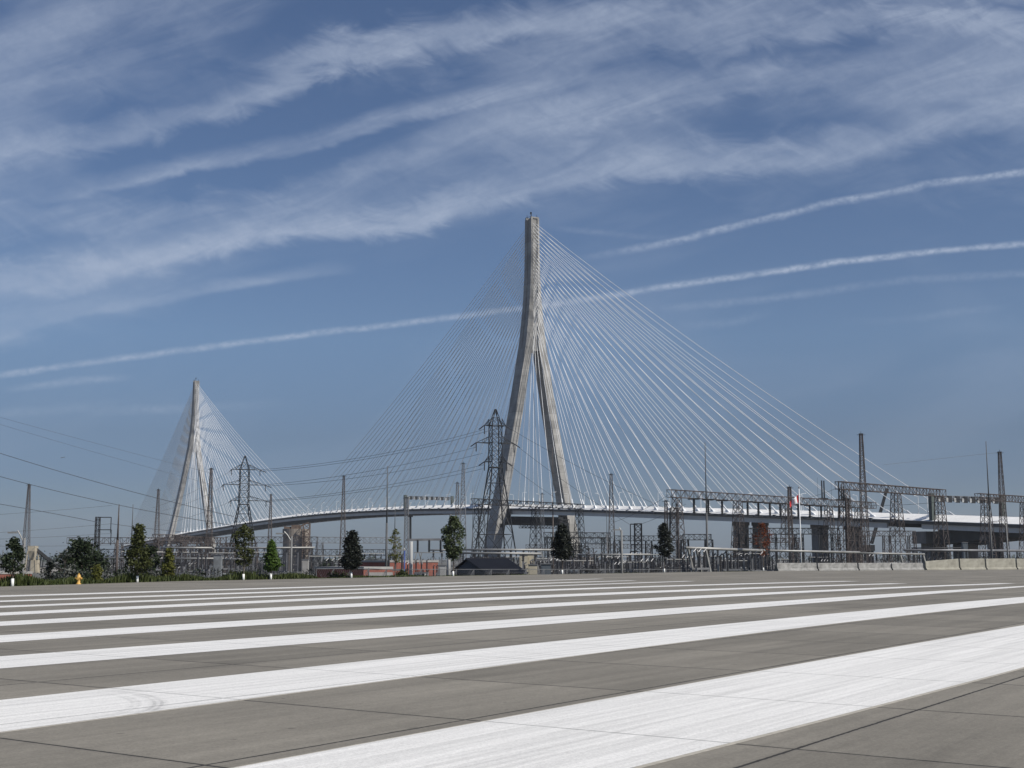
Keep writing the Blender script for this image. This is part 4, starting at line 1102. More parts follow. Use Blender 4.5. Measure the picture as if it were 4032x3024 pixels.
def tree(px, py_b, py_t, wpx, shape, lm, label, crown0=.28, clumps=120, per=16, seed=1, Yout=.5, guard=True, leaf=.11, py_edge=True, Y=None, z0=None, trunk_r=.06, skew=0.0, group='young trees along the far pavement edge', name='young_tree', gap=0.0):
    r = random.Random(seed)
    if Y is None: b = near_edge(px, Yout)
    else: b = pt(px, z0 if z0 is not None else GZ, Y)
    Y = b.y; zt = zof(py_t, Y); H = zt - b.z; W = wpx * 1.04 / FPX * Y / 2
    t = thing(name, label, 'tree', b, group)
    mb = MB(); cr_ = MB(); z_c = b.z + H * crown0; Hc = zt - z_c
    wob = [r.uniform(-.05, .05) * W for _ in range(8)]
    pts = [b + V((wob[k] * (k > 0) + skew * W * k / 6, wob[(k + 3) % 8] * (k > 0), H * .93 * k / 6)) for k in range(7)]
    for k in range(6): mb.tube(pts[k], pts[k + 1], trunk_r * (1 - k / 6.6), trunk_r * (1 - (k + 1) / 6.6), 7)
    prof = PROF[shape]
    lobes = [(r.uniform(0, 2 * PI), r.uniform(.05, .95), r.uniform(.75, 1.15)) for _ in range(14)]
    for i in range(clumps):
        tt = min(.985, max(.0, r.random() ** .95)); ang = r.uniform(0, 2 * PI)
        lobe = 1.0
        for la, lt, lv in lobes:
            dd = abs((ang - la + PI) % (2 * PI) - PI)
            if dd < .9 and abs(tt - lt) < .14: lobe *= lv
        if gap and r.random() < gap and lobe < 1: continue
        rr = W * prof(tt) * math.sqrt(r.uniform(.12, 1)) * lobe
        k = min(5.99, (crown0 + tt * (1 - crown0)) / .93 * 6); k = max(0, min(5.99, k)); ki = int(k)
        ax_ = pts[ki].lerp(pts[ki + 1], k - ki)
        c = V((ax_.x + rr * math.cos(ang), ax_.y + rr * math.sin(ang), z_c + tt * Hc * .985))
        if i % 4 == 0:
            kb = max(0, k - .9); kj = int(kb); s0 = pts[kj].lerp(pts[kj + 1], kb - kj)
            mb.tube(s0, c, trunk_r * .28, trunk_r * .08, 4, False)
        leaves(cr_, c, per, max(.06, W * .13), leaf, r)
    leaves(cr_, V((pts[6].x, pts[6].y, zt - .15)), per, .10, leaf, r)
    mb.build('trunk', M['bark'], t)
    cr_.build('crown', M[lm], t)
    if guard: MB().tube(b - UP * .05, b + UP * .52, .105, .095, 10).build('trunk_guard', M['guard'], t, smooth=True)
    return t
tree(48, 2303, 2122, 100, 'drop', 'l_darkgreen', 'small dark green tree with white trunk guard before the left brick wall', .33, 130, 16, 11, gap=.35)
tree(540, 2287, 2068, 112, 'spire', 'l_olive', 'tall pointed olive green tree with white trunk guard', .20, 230, 16, 12, leaf=.12, gap=.45)
tree(958, 2274, 2068, 84, 'column', 'l_olive', 'columnar olive tree between stakes in front of the farther pylon', .30, 150, 14, 13, gap=.5, leaf=.12)
tree(1066, 2270, 2128, 70, 'cone', 'l_bright', 'bright green conical tree right of the farther pylon', .25, 190, 18, 14, leaf=.12)
tree(1383, 2268, 2092, 96, 'drop', 'l_dark', 'dark leaved pointed tree with white trunk guard in front of the brick buildings', .22, 260, 18, 15, leaf=.13, gap=.3)
tree(1556, 2262, 2085, 52, 'column', 'l_yellow', 'sparse yellowish tree in front of the taller brick building', .30, 75, 9, 16, gap=.5, leaf=.10, guard=False)
tree(1784, 2258, 2033, 82, 'oval', 'l_mid', 'round mid green tree with white trunk guard left of the dark metal roof', .30, 200, 16, 17, leaf=.14, gap=.5)
tree(2214, 2255, 2068, 88, 'drop', 'l_dark', 'dark purple leaved tree with white trunk guard in front of the near tower right foot', .34, 280, 18, 18, leaf=.15)
tree(2616, 2250, 2062, 76, 'drop', 'l_dark', 'dark purple leaved tree with white trunk guard left of the long gantry', .36, 220, 16, 19, leaf=.15, gap=.35)
tree(3006, 2245, 2062, 76, 'oval', 'l_red', 'sparse red autumn tree with white trunk guard at the barrier end', .34, 80, 11, 20, leaf=.14, gap=.6, Yout=2)
tree(592, 2280, 2150, 80, 'oval', 'l_darkgreen', 'dark green rounded tree leaning against the pointed olive tree', .2, 120, 15, 31, guard=False, Yout=9, leaf=.13)
tree(662, 2285, 2162, 70, 'cone', 'l_yellow', 'low yellow green conical tree below the far bridge tower', .08, 130, 14, 32, guard=False, Yout=3)
tree(378, 2285, 2226, 64, 'drop', 'l_yellow', 'small yellow green bushy tree right of the fire hydrant', .05, 80, 12, 33, guard=False, Yout=2.5, leaf=.09)
tree(308, 2290, 2138, 215, 'oval', 'l_darkgreen', 'large dark broad bushy tree left of the dark terminal tower', .18, 330, 20, 34, guard=False, Yout=22, leaf=.16, trunk_r=.14, gap=.45)
tree(250, 2290, 2160, 110, 'column', 'l_grey', 'thin grey twiggy tree on the left side of the large dark bush', .3, 45, 8, 35, guard=False, Yout=20, leaf=.12, gap=.5)
tree(195, 2290, 2210, 60, 'oval', 'l_dark', 'small black looking bushy tree left of the large dark bush', .1, 80, 14, 36, guard=False, Yout=14, leaf=.12)
tree(1290, 2265, 2205, 70, 'oval', 'l_far', 'distant green tree over the front low brick building', .1, 90, 10, 37, guard=False, Y=330, leaf=.45, trunk_r=.2)
# stakes beside the columnar tree
for k, (px, lab) in enumerate(((938, 'left'), (948, 'second'), (974, 'right'))):
    b = near_edge(px, 1.0 + k * .4); zt = zof(2212, b.y)
    tag(MB().tube((0, 0, 0), (0, 0, zt - b.z), .035, .03, 6).build('tree_stake', M['pole_grey'], off=b), 'grey stake supporting the columnar olive tree', 'stake', 'stakes beside the columnar olive tree')
# shrubs
sh0 = []
rs = random.Random(5)
def shrub(px, py_t, wpx, Yout, lm, label, seed):
    b = near_edge(px, Yout); r = random.Random(seed); zt = zof(py_t, b.y); W = wpx / FPX * b.y / 2; H = zt - b.z
    t = thing('shrub', label, 'shrub', b, 'shrubs behind the weeds at the left')
    mb = MB(); st_ = MB()
    for i in range(60):
        a = r.uniform(0, 2 * PI); q_ = math.sqrt(r.random()); z = r.uniform(.15, 1) * (1 - .45 * q_ * q_)
        c = b + V((W * q_ * math.cos(a), W * q_ * math.sin(a), H * z)); leaves(mb, c, 13, max(.1, W * .13), .11, r)
        if i % 4 == 0: st_.tube(b, c, .03, .01, 4, False)
    st_.build('stem', M['bark'], t); mb.build('foliage', M[lm], t)
SH = [(230, 2236, 100, 10, 'l_grey'), (290, 2226, 110, 11, 'l_grey'), (345, 2232, 90, 9, 'l_grey'), (430, 2232, 110, 12, 'l_grey'), (480, 2224, 90, 10, 'l_darkgreen'), (505, 2238, 100, 9, 'l_grey'), (585, 2236, 110, 8, 'l_grey'), (610, 2218, 100, 13, 'l_grey'), (725, 2232, 90, 12, 'l_grey'), (770, 2240, 110, 10, 'l_darkgreen'), (830, 2236, 100, 12, 'l_grey'), (905, 2238, 90, 9, 'l_olive'), (1010, 2244, 90, 10, 'l_darkgreen'), (1100, 2242, 100, 12, 'l_dark'), (1200, 2248, 100, 8, 'l_olive'), (1330, 2254, 90, 4, 'l_olive'), (1585, 2242, 50, 5, 'l_olive'), (160, 2222, 130, 18, 'l_dark'), (410, 2215, 130, 20, 'l_dark'), (500, 2210, 120, 20, 'l_dark'), (690, 2214, 130, 20, 'l_dark'), (760, 2222, 120, 18, 'l_grey'), (890, 2220, 130, 20, 'l_dark'), (1020, 2226, 120, 18, 'l_dark'), (1120, 2230, 120, 16, 'l_grey'), (1210, 2236, 110, 12, 'l_dark'), (560, 2228, 120, 15, 'l_grey'), (640, 2232, 120, 12, 'l_dark'), (950, 2240, 120, 8, 'l_grey'), (330, 2240, 120, 7, 'l_darkgreen')]
SL = {'l_grey': 'grey green twiggy shrub behind the weeds at the left', 'l_dark': 'very dark shrub behind the weeds at the left', 'l_darkgreen': 'dark green shrub behind the weeds at the left', 'l_olive': 'low olive shrub near the brick buildings and trees'}
for k, (px, py, w, o, lm) in enumerate(SH): shrub(px, py, w, o, lm, SL[lm], 100 + k)
# weeds along the pavement edge
gbm = MB(); r = random.Random(3)
for i in range(15000):
    px = r.uniform(-60, 1800) if i < 13000 else r.uniform(1800, 3050)
    dens = 1 if px < 1240 else .35
    out = r.uniform(.7, 4.5) * (1 if px < 1800 else .4); b = near_edge(px, out)
    hgt = r.uniform(.25, .75) * (1 if px < 1000 else .9 if px < 1240 else .35) * (.55 + .45 * math.sin(px * .021) * math.sin(px * .0077 + 1) + .25)
    if px > 1800: hgt *= .4
    a = r.uniform(0, PI); w = r.uniform(.02, .06); u = V((math.cos(a), math.sin(a), 0)) * w; tip = b + V((r.gauss(0, .12), r.gauss(0, .12), hgt))
    md = b.lerp(tip, .55) + UP * hgt * .08
    gbm.add([b - u, b + u, md + u * 1.1, tip, md - u * 1.1], [(0, 1, 2, 3, 4)])
tag(gbm.build('weeds', M['blade']), 'dark green weeds along the far edge of the pavement', kind='stuff')
# far wood on the horizon
fw = MB(); r = random.Random(8)
for i in range(420):
    px = r.uniform(-200, 4300); Y = r.uniform(1900, 2400)
    if 1500 < px < 2900 and r.random() < .5: continue
    c = pt(px, GZ + r.uniform(1, 6.5), Y); leaves(fw, c, 26, 4.5, 2.0, r)
tag(fw.build('far_woods', M['l_far']), 'thin line of distant trees on the horizon', kind='stuff')

# ------------------------------------------------------------------ vehicles and crane on the right
def truck(px, Y, label, L=7.5, box_h=2.9):
    c = pt(px, GZ, Y); rz = R(35); d = V((math.cos(rz), math.sin(rz), 0)); n_ = V((-d.y, d.x, 0)); 
    t = thing('box_truck', label, 'truck', c, 'trucks parked beyond the barriers')
    MB().obox(c - n_ * 1.25 + UP * 1.0, d * (L * .68), n_ * 2.5, UP * box_h).build('cargo_box', M['truck_white'], t)
    q_ = c - d * (L * .3)
    mb = MB(); pr_ = [(0, .6), (0, 1.7), (.5, 2.7), (2.0, 2.8), (2.0, .6)]
    mb.loft([[q_ + d * a - n_ * 1.15 + UP * b for a, b in pr_], [q_ + d * a + n_ * 1.15 + UP * b for a, b in pr_]]); mb.build('cab', M['truck_white'], t)
    mb = MB(); mb.obox(q_ + d * .28 - n_ * 1.0 + UP * 1.78, d * .02 - n_ * 0, n_ * 2.0, V((d.x * .38, d.y * .38, .8))); mb.obox(q_ + d * .8 - n_ * 1.17 + UP * 1.7, d * .9, n_ * .02, UP * .75); mb.build('window', M['glass'], t)
    for a in (.9, L * .45, L * .55):
        for sg in (-1, 1):
            w_ = q_ + d * a + n_ * (sg * 1.0) + UP * .5; MB().tube(w_ - n_ * .15, w_ + n_ * .15, .5, .5, 14).build('wheel', M['tyre'], t)
truck(3466, 255, 'white box truck parked beyond the pale concrete barriers')
truck(3800, 250, 'white truck parked by the hammerhead pier beyond the tan wall', 6, 2.2)
truck(3420, 275, 'second white truck half hidden behind the dark gantry posts', 7, 2.4)
t = thing('crawler_crane', 'dark crane boom slanting up behind the bridge deck at the right', 'crane', pt(3420, GZ, 640))
p0 = at(3432, 2140, 640); p1 = at(3492, 1925, 640)
d = (p1 - p0).normalized(); u = V((0, 1, 0)); v_ = d.cross(u).normalized()
def cs(p, w): return [p - u * w - v_ * w, p + u * w - v_ * w, p + u * w + v_ * w, p - u * w + v_ * w]
MB().lattice(cs(p0, .55), cs(p1, .4), 18, .4, .22).build('boom', M['dark'], t)
mb = MB(); mb.box((p0.x - 2.5, 640, p0.z - 2.2), (7, 4, 3)); mb.box((p0.x - 1, 640, (p0.z - 3.7 + GZ) / 2), (3, 3, p0.z - 3.7 - GZ)); mb.build('upperworks', M['dark'], t)
mb = MB(); mb.box((p0.x - 1, 637, GZ + .7), (7, 1.2, 1.4)); mb.box((p0.x - 1, 643, GZ + .7), (7, 1.2, 1.4)); mb.build('crawler_tracks', M['dark'], t)
# low service building and railcars seen under the approach
t = thing('site_trailer', 'low beige site trailer between the barrier and bridge piers', 'site trailer', pt(3700, GZ, 270))
c = pt(3690, GZ, 270); MB().box(c + UP * 2.2, (6, 2.6, 2.6)).build('trailer_body', M['equip_beige'], t)
MB().box(c + V((0, 0, 3.58)), (6.3, 2.9, .16)).build('roof', M['steel_grey'], t)
MB().box(c + V((-1.2, -1.33, 2.5)), (1.2, .06, .9)).box(c + V((1.4, -1.33, 2.5)), (1.2, .06, .9)).build('window', M['glass'], t)
for a in (-1.8, 1.8): MB().tube(c + V((a, -1.1, .45)), c + V((a, -.8, .45)), .45, .45, 12).build('wheel', M['tyre'], t)

# ------------------------------------------------------------------ overhead wires
def wire(pts, Ya, Yb, label, px_w=1.7, group='overhead wires'):
    xs = [p[0] for p in pts]; ys = [p[1] for p in pts]; n_ = 26; k = min(3, len(pts) - 1)
    co = np.polyfit(xs, ys, min(2, k)); out = []
    for i in range(n_):
        px = xs[0] + (xs[-1] - xs[0]) * i / (n_ - 1); f = i / (n_ - 1)
        Y = 1 / ((1 - f) / Ya + f / Yb); out.append(at(px, float(np.polyval(co, px)), Y))
    mb = MB()
    for i, (a, b) in enumerate(zip(out, out[1:])): mb.tube(a, b, px_w * a.y / FPX / 2, px_w * b.y / FPX / 2, 5, False)
    mid = out[len(out) // 2]
    return tag(mb.build('overhead_wire', M['wire'], off=tuple(mid)), label, 'wire', group)
wire([(-60, 1768), (0, 1786), (300, 1862), (530, 1945), (700, 1990), (920, 2028)], 120, 240, 'thick dark wire sagging from the left edge past the far tower', 2.3)
wire([(-60, 1860), (115, 1907), (300, 1950), (470, 1990), (700, 2034), (1000, 2080)], 120, 260, 'thick wire touching the tops of the leftmost mast and dark pole', 2.3)
wire([(-60, 1975), (150, 2011), (380, 2055)], 150, 300, 'thick wire running from the left edge down to the dark terminal tower', 2.2)
wire([(440, 2063), (600, 2080), (700, 2095), (860, 2102)], 300, 340, 'wire leaving the lower arm of the dark terminal tower to the right', 1.8)
wire([(-40, 1632), (210, 1700), (640, 1815), (830, 1862)], 400, 700, 'faint upper wire crossing the sky left of the far tower', .9)
wire([(-40, 1660), (200, 1728), (640, 1858), (830, 1905)], 400, 700, 'second faint wire just below the upper one left of the far tower', .9)
for y0, y1, lab in ((2026, 1990, 'highest of the faint level wires at the left edge'), (2097, 2062, 'second of the faint level wires at the left edge'), (2122, 2100, 'third of the faint level wires at the left edge'), (2148, 2146, 'lowest of the faint level wires at the left edge')):
    wire([(-40, y0 + 2), (200, (y0 + y1) / 2 + 3), (440, y1)], 380, 440, lab, 1.1)
for k, (a, b, sg, lab) in enumerate((((1908, 1690), (1020, 1850), 24, 'topmost wire slung between the two pylons'), ((1992, 1676), (1020, 1856), 30, 'second wire slung between the upper arms of the two pylons'), ((1876, 1760), (1040, 1909), 20, 'wire slung between the left middle arm of the near pylon and the far pylon'), ((1900, 1785), (1040, 1914), 22, 'wire slung just below the left middle arm between both pylons'), ((1908, 1829), (1042, 1972), 18, 'wire slung between the lowest arms of both pylons'), ((1900, 1846), (1042, 1976), 18, 'lowest wire slung between the two pylons'))):
    wire([b, ((a[0] + b[0]) / 2, (a[1] + b[1]) / 2 + sg), a], 498, 343, lab, 1.35)
for a, b, sg, lab in (((886, 1910), (640, 2010), 12, 'wire from the middle arm of the farther pylon down to the left'), ((916, 1850), (600, 2000), 12, 'wire from the top arm of the farther pylon down to the left'), ((913, 1973), (620, 2070), 8, 'wire from the lowest arm of the farther pylon down to the left')):
    wire([b, ((a[0] + b[0]) / 2, (a[1] + b[1]) / 2 + sg), a], 430, 498, lab, 1.1)
for a, b, sg, lab in (((2024, 1747), (2480, 2065), 10, 'wire falling from the middle arm of the near pylon to the right'), ((1992, 1678), (2640, 2010), 14, 'wire falling from the top arm of the near pylon to the right'), ((1995, 1822), (2250, 2000), 6, 'wire falling from the lowest arm of the near pylon to the right'), ((2420, 2055), (2630, 1950), 8, 'wire rising to the left end of the long gantry'), ((2490, 2075), (2700, 1985), 6, 'second wire rising under the left end of the long gantry'), ((3130, 1970), (3300, 1920), 6, 'wire rising from the long gantry to the tall dark gantry'), ((3420, 1990), (3850, 1955), 10, 'wire slung across the overhead lane signals to the right gantry')):
    wire([a, ((a[0] + b[0]) / 2, (a[1] + b[1]) / 2 + sg), b], 330, 290, lab, 1.3)
wire([(3480, 1830), (3700, 1806), (3930, 1782)], 300, 330, 'faint wire linking the tallest mast to the right dark mast', 1.0)

# distant airliner
p = at(247, 1802, 2400)
jet = thing('airplane', 'tiny distant airplane low in the sky at the left', 'airplane', p)
MB().tube(p + V((-3.6, 0, -.2)), p + V((3.2, 0, .45)), .62, .36, 8).build('fuselage', M['jet'], jet)
for sg in (-1, 1):
    w_ = V((0, sg, 0)); MB().obox(p + V((-.4, 0, .1)), (1.1, 0, 0), V((1.6, sg * 5.4, .5)), (0, 0, .16)).build('wing', M['jet'], jet)
MB().obox(p + V((2.5, -.07, .4)), (.9, 0, 0), (0, .14, 0), (.7, 0, 1.5)).build('tail_fin', M['jet'], jet)

# ------------------------------------------------------------------ haze
hm = bpy.data.materials.new('thin summer haze'); hm.use_nodes = True; hn = hm.node_tree; hn.nodes.clear()
ho = hn.nodes.new('ShaderNodeOutputMaterial'); hv = hn.nodes.new('ShaderNodeVolumePrincipled'); hn.links.new(hv.outputs[0], ho.inputs['Volume'])
hv.inputs['Color'].default_value = (.86, .90, .96, 1); hv.inputs['Density'].default_value = HAZE; hv.inputs['Anisotropy'].default_value = .2
hb = MB(); hb.box((0, 3000, 115), (12400, 10400, 238))
tag(hb.build('haze', hm), 'thin pale haze over the whole scene', kind='stuff')

# ------------------------------------------------------------------ world: Nishita sky with cirrus bands and contrails
SUN_EL, SUN_AZ = R(44), R(121)                   # azimuth clockwise from +Y (camera heading)
W = bpy.data.worlds.new('World'); S.world = W; W.use_nodes = True
nt = W.node_tree; g = G(nt); nt.nodes.clear()
out = g.new('ShaderNodeOutputWorld'); bg = g.new('ShaderNodeBackground'); nt.links.new(bg.outputs[0], out.inputs[0])
sky = g.new('ShaderNodeTexSky', sky_type='NISHITA'); sky.sun_disc = False
sky.sun_elevation = SUN_EL; sky.sun_rotation = SUN_AZ; sky.altitude = 180; sky.air_density = 1.0; sky.dust_density = 1.0; sky.ozone_density = 1.5
SKY = sky.outputs[0]
gm = g.new('ShaderNodeVectorMath', operation='MULTIPLY'); nt.links.new(SKY, gm.inputs[0]); gm.inputs[1].default_value = (.50, .565, .70)
skyc = gm.outputs[0]
tz = g.new('ShaderNodeSeparateXYZ'); nt.links.new(g.new('ShaderNodeTexCoord').outputs['Generated'], tz.inputs[0])
hz = g.new('ShaderNodeValToRGB'); nt.links.new(g.mapr(tz.outputs[2], 0, .17, 0, 1.0), hz.inputs[0])
for p_, c_ in ((.365, (.63, .705, .855, 1)), (.553, (.71, .74, .82, 1))): e_ = hz.color_ramp.elements.new(p_); e_.color = c_
hz.color_ramp.elements[0].color = (.66, .80, .95, 1); hz.color_ramp.elements[-1].color = (1.04, 1.05, 1.03, 1)
vm = g.new('ShaderNodeVectorMath', operation='MULTIPLY'); nt.links.new(skyc, vm.inputs[0]); nt.links.new(hz.outputs[0], vm.inputs[1]); skyc = vm.outputs[0]
tcw = g.new('ShaderNodeTexCoord').outputs['Generated']
sp = g.new('ShaderNodeSeparateXYZ'); nt.links.new(tcw, sp.inputs[0])
yy = g.m('MAXIMUM', sp.outputs[1], .02)
u = g.m('DIVIDE', sp.outputs[0], yy); v = g.m('DIVIDE', sp.outputs[2], yy)
fwd = g.mapr(sp.outputs[1], .25, .5, 0, 1, True)
uv = g.comb(u, v, 0.0)
def rot_noise(ang, sx, sy, scale, detail, rough, dist=0.0, off=0.0):
    mp = g.new('ShaderNodeMapping'); mp.vector_type = 'TEXTURE'; nt.links.new(uv, mp.inputs[0])
    mp.inputs['Rotation'].default_value = (0, 0, R(ang)); mp.inputs['Scale'].default_value = (sx, sy, 1); mp.inputs['Location'].default_value = (off, off * .7, 0)
    return g.noise(mp.outputs[0], scale, detail, rough, '2D', dist)
warp = g.m('SUBTRACT', rot_noise(12, 1.8, 1, 8, 4, .5), .5)
warpf = g.m('SUBTRACT', rot_noise(-12, 2.2, 1, 40, 6, .6, .5), .5)
streak = rot_noise(13, 6.0, 1, 17, 6, .55, .25)
cross = rot_noise(-32, 3.2, 1, 15, 6, .52, .5, 3.1)
big = rot_noise(14, 3.0, 1, 7, 4, .5, .3, 1.7)
puff = rot_noise(8, 1, 1, 120, 4, .65)
def uvp(px, py):
    r_ = ray(px, py); return r_.x / r_.y, r_.z / r_.y
U0, UW = -.50, 1.0
tcur = g.m('DIVIDE', g.m('SUBTRACT', u, U0), UW, clamp=True)
def curve(points, xs_from_px=True):
    cr_ = g.new('ShaderNodeValToRGB'); nt.links.new(tcur, cr_.inputs[0]); ramp = cr_.color_ramp; ramp.interpolation = 'LINEAR'
    pts_ = sorted(points)
    xs = [p_[0] for p_ in pts_]; ys = [p_[1] for p_ in pts_]
    # monotone-friendly smooth resampling (26 stops)
    X = np.linspace(max(0, xs[0]), min(1, xs[-1]), 26)
    def sm(x):
        k = max(0, min(len(xs) - 2, int(np.searchsorted(xs, x)) - 1)); h_ = xs[k + 1] - xs[k]; t_ = min(1, max(0, (x - xs[k]) / h_))
        def sl_(i): return ((ys[min(i + 1, len(xs) - 1)] - ys[max(i - 1, 0)]) / max(1e-6, xs[min(i + 1, len(xs) - 1)] - xs[max(i - 1, 0)]))
        m0, m1 = sl_(k) * h_, sl_(k + 1) * h_
        return (2 * t_ ** 3 - 3 * t_ ** 2 + 1) * ys[k] + (t_ ** 3 - 2 * t_ ** 2 + t_) * m0 + (-2 * t_ ** 3 + 3 * t_ ** 2) * ys[k + 1] + (t_ ** 3 - t_ ** 2) * m1
    el = ramp.elements
    while len(el) < 26: el.new(.5)
    for e_ in el: e_.position = 0
    for e_, x_ in zip(el, X): e_.position = float(x_); y_ = max(0.0, float(sm(float(x_)))); e_.color = (y_, y_, y_, 1)
    return cr_.outputs[0]
def band(pts_, wu, wd, stren, wamp=.6, fade=1.0, tex=None, lowk=1.6, fk=1.1):
    vc = curve([((uvp(a, b)[0] - U0) / UW, uvp(a, b)[1] / .6) for a, b in pts_])
    sc_ = curve([((uvp(a, 1000)[0] - U0) / UW, s_) for a, s_ in stren])
    d_ = g.m('SUBTRACT', v, g.m('MULTIPLY', vc, .6))
    wob = wamp * .0002 * (wu + wd) 
    d_ = g.m('MULTIPLY_ADD', warp, wob * lowk, d_); d_ = g.m('MULTIPLY_ADD', warpf, wob * fk, d_)
    e = g.m('MAXIMUM', g.m('DIVIDE', d_, wu * .0002), g.m('DIVIDE', d_, -wd * .0002))
    p_ = g.mapr(e, 0, 1, 1, 0, True)
    p_ = g.m('MULTIPLY', p_, sc_)
    return g.m('MULTIPLY', p_, tex) if tex is not None else p_
tx_s = g.mapr(streak, .30, .70, .45, 1.12)
tx_c = g.mapr(cross, .30, .70, .45, 1.15)
fib1 = rot_noise(20, 5.5, 1, 52, 8, .66, .7, 2.3)
fib2 = rot_noise(-30, 4.5, 1, 48, 8, .66, .8, 4.1)
fib = g.mapr(g.m('MULTIPLY_ADD', fib1, .7, g.m('MULTIPLY', fib2, .3)), .36, .64, .58, 1.2)
tx_s = g.m('MULTIPLY', tx_s, fib); tx_c = g.m('MULTIPLY', tx_c, fib)
tx_m = g.m('MULTIPLY_ADD', tx_s, .5, g.m('MULTIPLY_ADD', tx_c, .3, .22))
tx_p = g.mapr(puff, .25, .7, .90, 1.05)
B = []
B.append(band([(-300, 680), (0, 610), (400, 535), (700, 455), (1000, 355), (1300, 250), (1700, 195), (2000, 150), (2400, 120), (2800, 50), (3400, -60)], 150, 100, [(-300, .8), (0, .85), (400, .75), (900, .85), (1500, 1), (1900, .9), (2400, .7), (2900, .5), (3400, .5)], .75, 1, tx_m))
B.append(band([(-300, 880), (0, 830), (300, 765), (600, 695), (1000, 610), (1300, 540), (1600, 460), (1900, 400), (2300, 330), (2700, 280)], 85, 38, [(0, .15), (250, .45), (600, .75), (1000, .6), (1400, .75), (1800, .7), (2200, .35), (2600, .1)], .5, 1, tx_s))
B.append(band([(1000, 830), (1300, 700), (1700, 600), (2000, 520), (2300, 500), (2600, 430), (2900, 340), (3300, 340), (3700, 280)], 130, 110, [(900, 0), (1300, .45), (1700, .35), (2050, .55), (2350, .85), (2700, .6), (3000, .65), (3300, .4), (3500, 0)], 1.0, 1, tx_c))
B.append(band([(2000, 250), (2500, 200), (2900, 130), (3300, 110), (3700, 90), (4100, 130), (4500, 100)], 170, 150, [(2000, .2), (2600, .55), (3000, .65), (3500, .8), (3900, .8), (4300, .7)], .9, 1, tx_c))
B.append(band([(-300, 1200), (0, 1140), (400, 1080), (800, 1000), (1200, 915), (1600, 850), (2000, 790), (2300, 735), (2600, 680), (3000, 620), (3400, 560), (3700, 500), (4032, 430), (4500, 330)], 125, 85, [(-300, .9), (0, .9), (500, .95), (1200, 1), (2000, .9), (2600, 1), (3100, .85), (3600, .7), (4032, .7), (4400, .7)], .6, 1, tx_m))
B.append(band([(-300, 1010), (0, 970), (500, 920), (1000, 850), (1500, 770), (2000, 700), (2400, 640)], 150, 150, [(-300, .55), (0, .5), (600, .45), (1200, .5), (1700, .5), (2200, .5), (2600, .2)], .9, 1, tx_c))
B.append(band([(-300, 1400), (0, 1330), (300, 1240), (600, 1190), (900, 1135), (1200, 1085), (1400, 1060)], 55, 26, [(-300, .3), (150, .35), (500, .5), (1000, .5), (1230, .3), (1420, 0)], .4, 1, tx_s))
B.append(band([(-300, 1330), (0, 1290), (300, 1190), (700, 1120), (1100, 1050)], 130, 120, [(-300, .65), (0, .55), (350, .4), (800, .1), (1100, 0)], .6, 1, tx_m))
B.append(band([(3300, 440), (3700, 360), (4032, 290), (4400, 200)], 110, 110, [(3200, 0), (3600, .25), (4032, .5), (4400, .5)], .7, 1, tx_s))
# veil over the whole upper sky
veil = g.m('MULTIPLY', g.mapr(v, .17, .36, 0, .42, True), g.mapr(g.m('ADD', g.m('MULTIPLY', big, .65), g.m('MULTIPLY', streak, .35)), .44, .62, 0, 1, True))
veil = g.m('MULTIPLY', veil, fib)
lowv = g.m('MULTIPLY', g.mapr(big, .48, .66, 0, .16, True), g.mapr(v, .06, .16, .4, 1, True))
tot = g.m('ADD', veil, lowv)
for b_ in B: tot = g.m('SUBTRACT', g.m('ADD', tot, b_), g.m('MULTIPLY', g.m('MINIMUM', tot, 1.0), b_))
tot = g.m('MULTIPLY', g.m('MULTIPLY', tot, tx_p), .58)
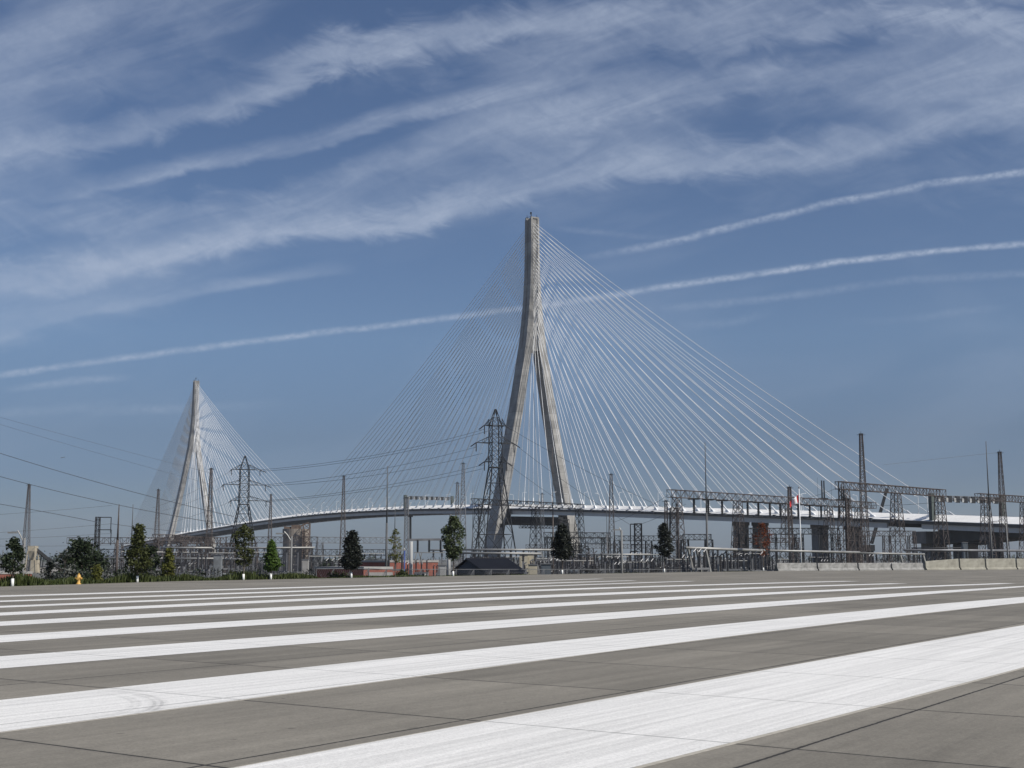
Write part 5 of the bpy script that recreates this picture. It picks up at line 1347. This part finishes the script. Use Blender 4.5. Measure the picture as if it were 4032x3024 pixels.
# contrails
def trail(pts_, w, stren, amp, tex, down=1.0):
    return band(pts_, w, w * down, stren, amp, 1, tex, .25, .8)
puff2 = g.m('MULTIPLY', g.mapr(rot_noise(12, 1.3, 1, 230, 4, .6), .3, .62, .50, 1.1), g.mapr(rot_noise(8, 1, 1, 45, 3, .5, 0, 5.0), .3, .65, .65, 1.1))
T = [trail([(2250, 1025), (2380, 1000), (2632, 953), (2904, 883), (3183, 816), (3455, 762), (3676, 721), (3898, 690), (4032, 674), (4400, 635)], 19, [(2250, 0), (2400, .25), (2632, .7), (3000, .75), (3600, .75), (4032, .9), (4400, .8)], .75, puff2, 1.5),
     trail([(-300, 1520), (0, 1478), (253, 1441), (506, 1407), (760, 1376), (1076, 1333), (1400, 1296), (1800, 1247), (2138, 1206), (2632, 1130), (2948, 1084), (3328, 1032), (3708, 988), (4032, 959), (4400, 920)], 22, [(-300, .7), (0, .75), (700, .7), (1250, .75), (1900, .7), (2300, .7), (2700, .95), (3300, 1), (4032, .95), (4400, .9)], .55, puff2, .9),
     trail([(2500, 1225), (2632, 1215), (3100, 1168), (3500, 1110), (4032, 1080), (4400, 1060)], 26, [(2480, 0), (2700, .2), (3100, .3), (3600, .2), (4032, .3)], .6, puff2),
     trail([(50, 1530), (250, 1505), (500, 1485), (600, 1480)], 24, [(30, 0), (150, .3), (400, .35), (560, 0)], .5, puff2),
     trail([(400, 1620), (620, 1608), (800, 1602), (1150, 1590)], 30, [(330, 0), (550, .22), (800, .2), (1200, 0)], .6, puff2),
     trail([(-50, 1630), (300, 1605), (560, 1575)], 30, [(-50, .2), (300, .15), (560, 0)], .6, puff2),
     trail([(3300, 1270), (3600, 1255), (3750, 1230), (3960, 1210)], 26, [(3250, 0), (3600, .12), (3800, .18), (3980, 0)], .6, puff2),
     trail([(2700, 1290), (2900, 1265), (3050, 1225)], 30, [(2650, 0), (2850, .18), (3060, 0)], .6, puff2),
     trail([(2200, 900), (2600, 935), (3000, 905)], 20, [(2150, 0), (2300, .2), (2500, .12), (2800, 0)], .6, puff2)]
for b_ in T:
    b_ = g.m('MULTIPLY', b_, .56); tot = g.m('SUBTRACT', g.m('ADD', tot, b_), g.m('MULTIPLY', tot, b_))
tot = g.m('MULTIPLY', tot, fwd, clamp=True)
cl = g.mix(tot, skyc, (4.7, 5.35, 6.6, 1))
nt.links.new(cl, bg.inputs[0]); bg.inputs[1].default_value = .105

# ------------------------------------------------------------------ sun, camera, view
sl = bpy.data.lights.new('sun', 'SUN'); sl.energy = 4.7; sl.angle = R(.53); sl.color = (1, .955, .88)
so = bpy.data.objects.new('sun', sl); COL.objects.link(so)
sd = V((math.sin(SUN_AZ) * math.cos(SUN_EL), math.cos(SUN_AZ) * math.cos(SUN_EL), math.sin(SUN_EL)))
so.rotation_euler = (-sd).to_track_quat('-Z', 'Y').to_euler(); so.location = (0, -50, 80)
cam = bpy.data.cameras.new('camera'); co = bpy.data.objects.new('camera', cam); COL.objects.link(co)
co.location = (0, 0, EYE); co.rotation_euler = (PI / 2 + TH, 0, 0)
cam.sensor_width = 36; cam.lens = FPX / 4032 * 36; cam.clip_start = .1; cam.clip_end = 90000
S.camera = co
S.view_settings.view_transform = 'Standard'; S.view_settings.look = 'None'; S.view_settings.exposure = 0; S.view_settings.gamma = 1
S.render.resolution_x = 1024; S.render.resolution_y = 768
S.cycles.max_bounces = 6; S.cycles.transparent_max_bounces = 8
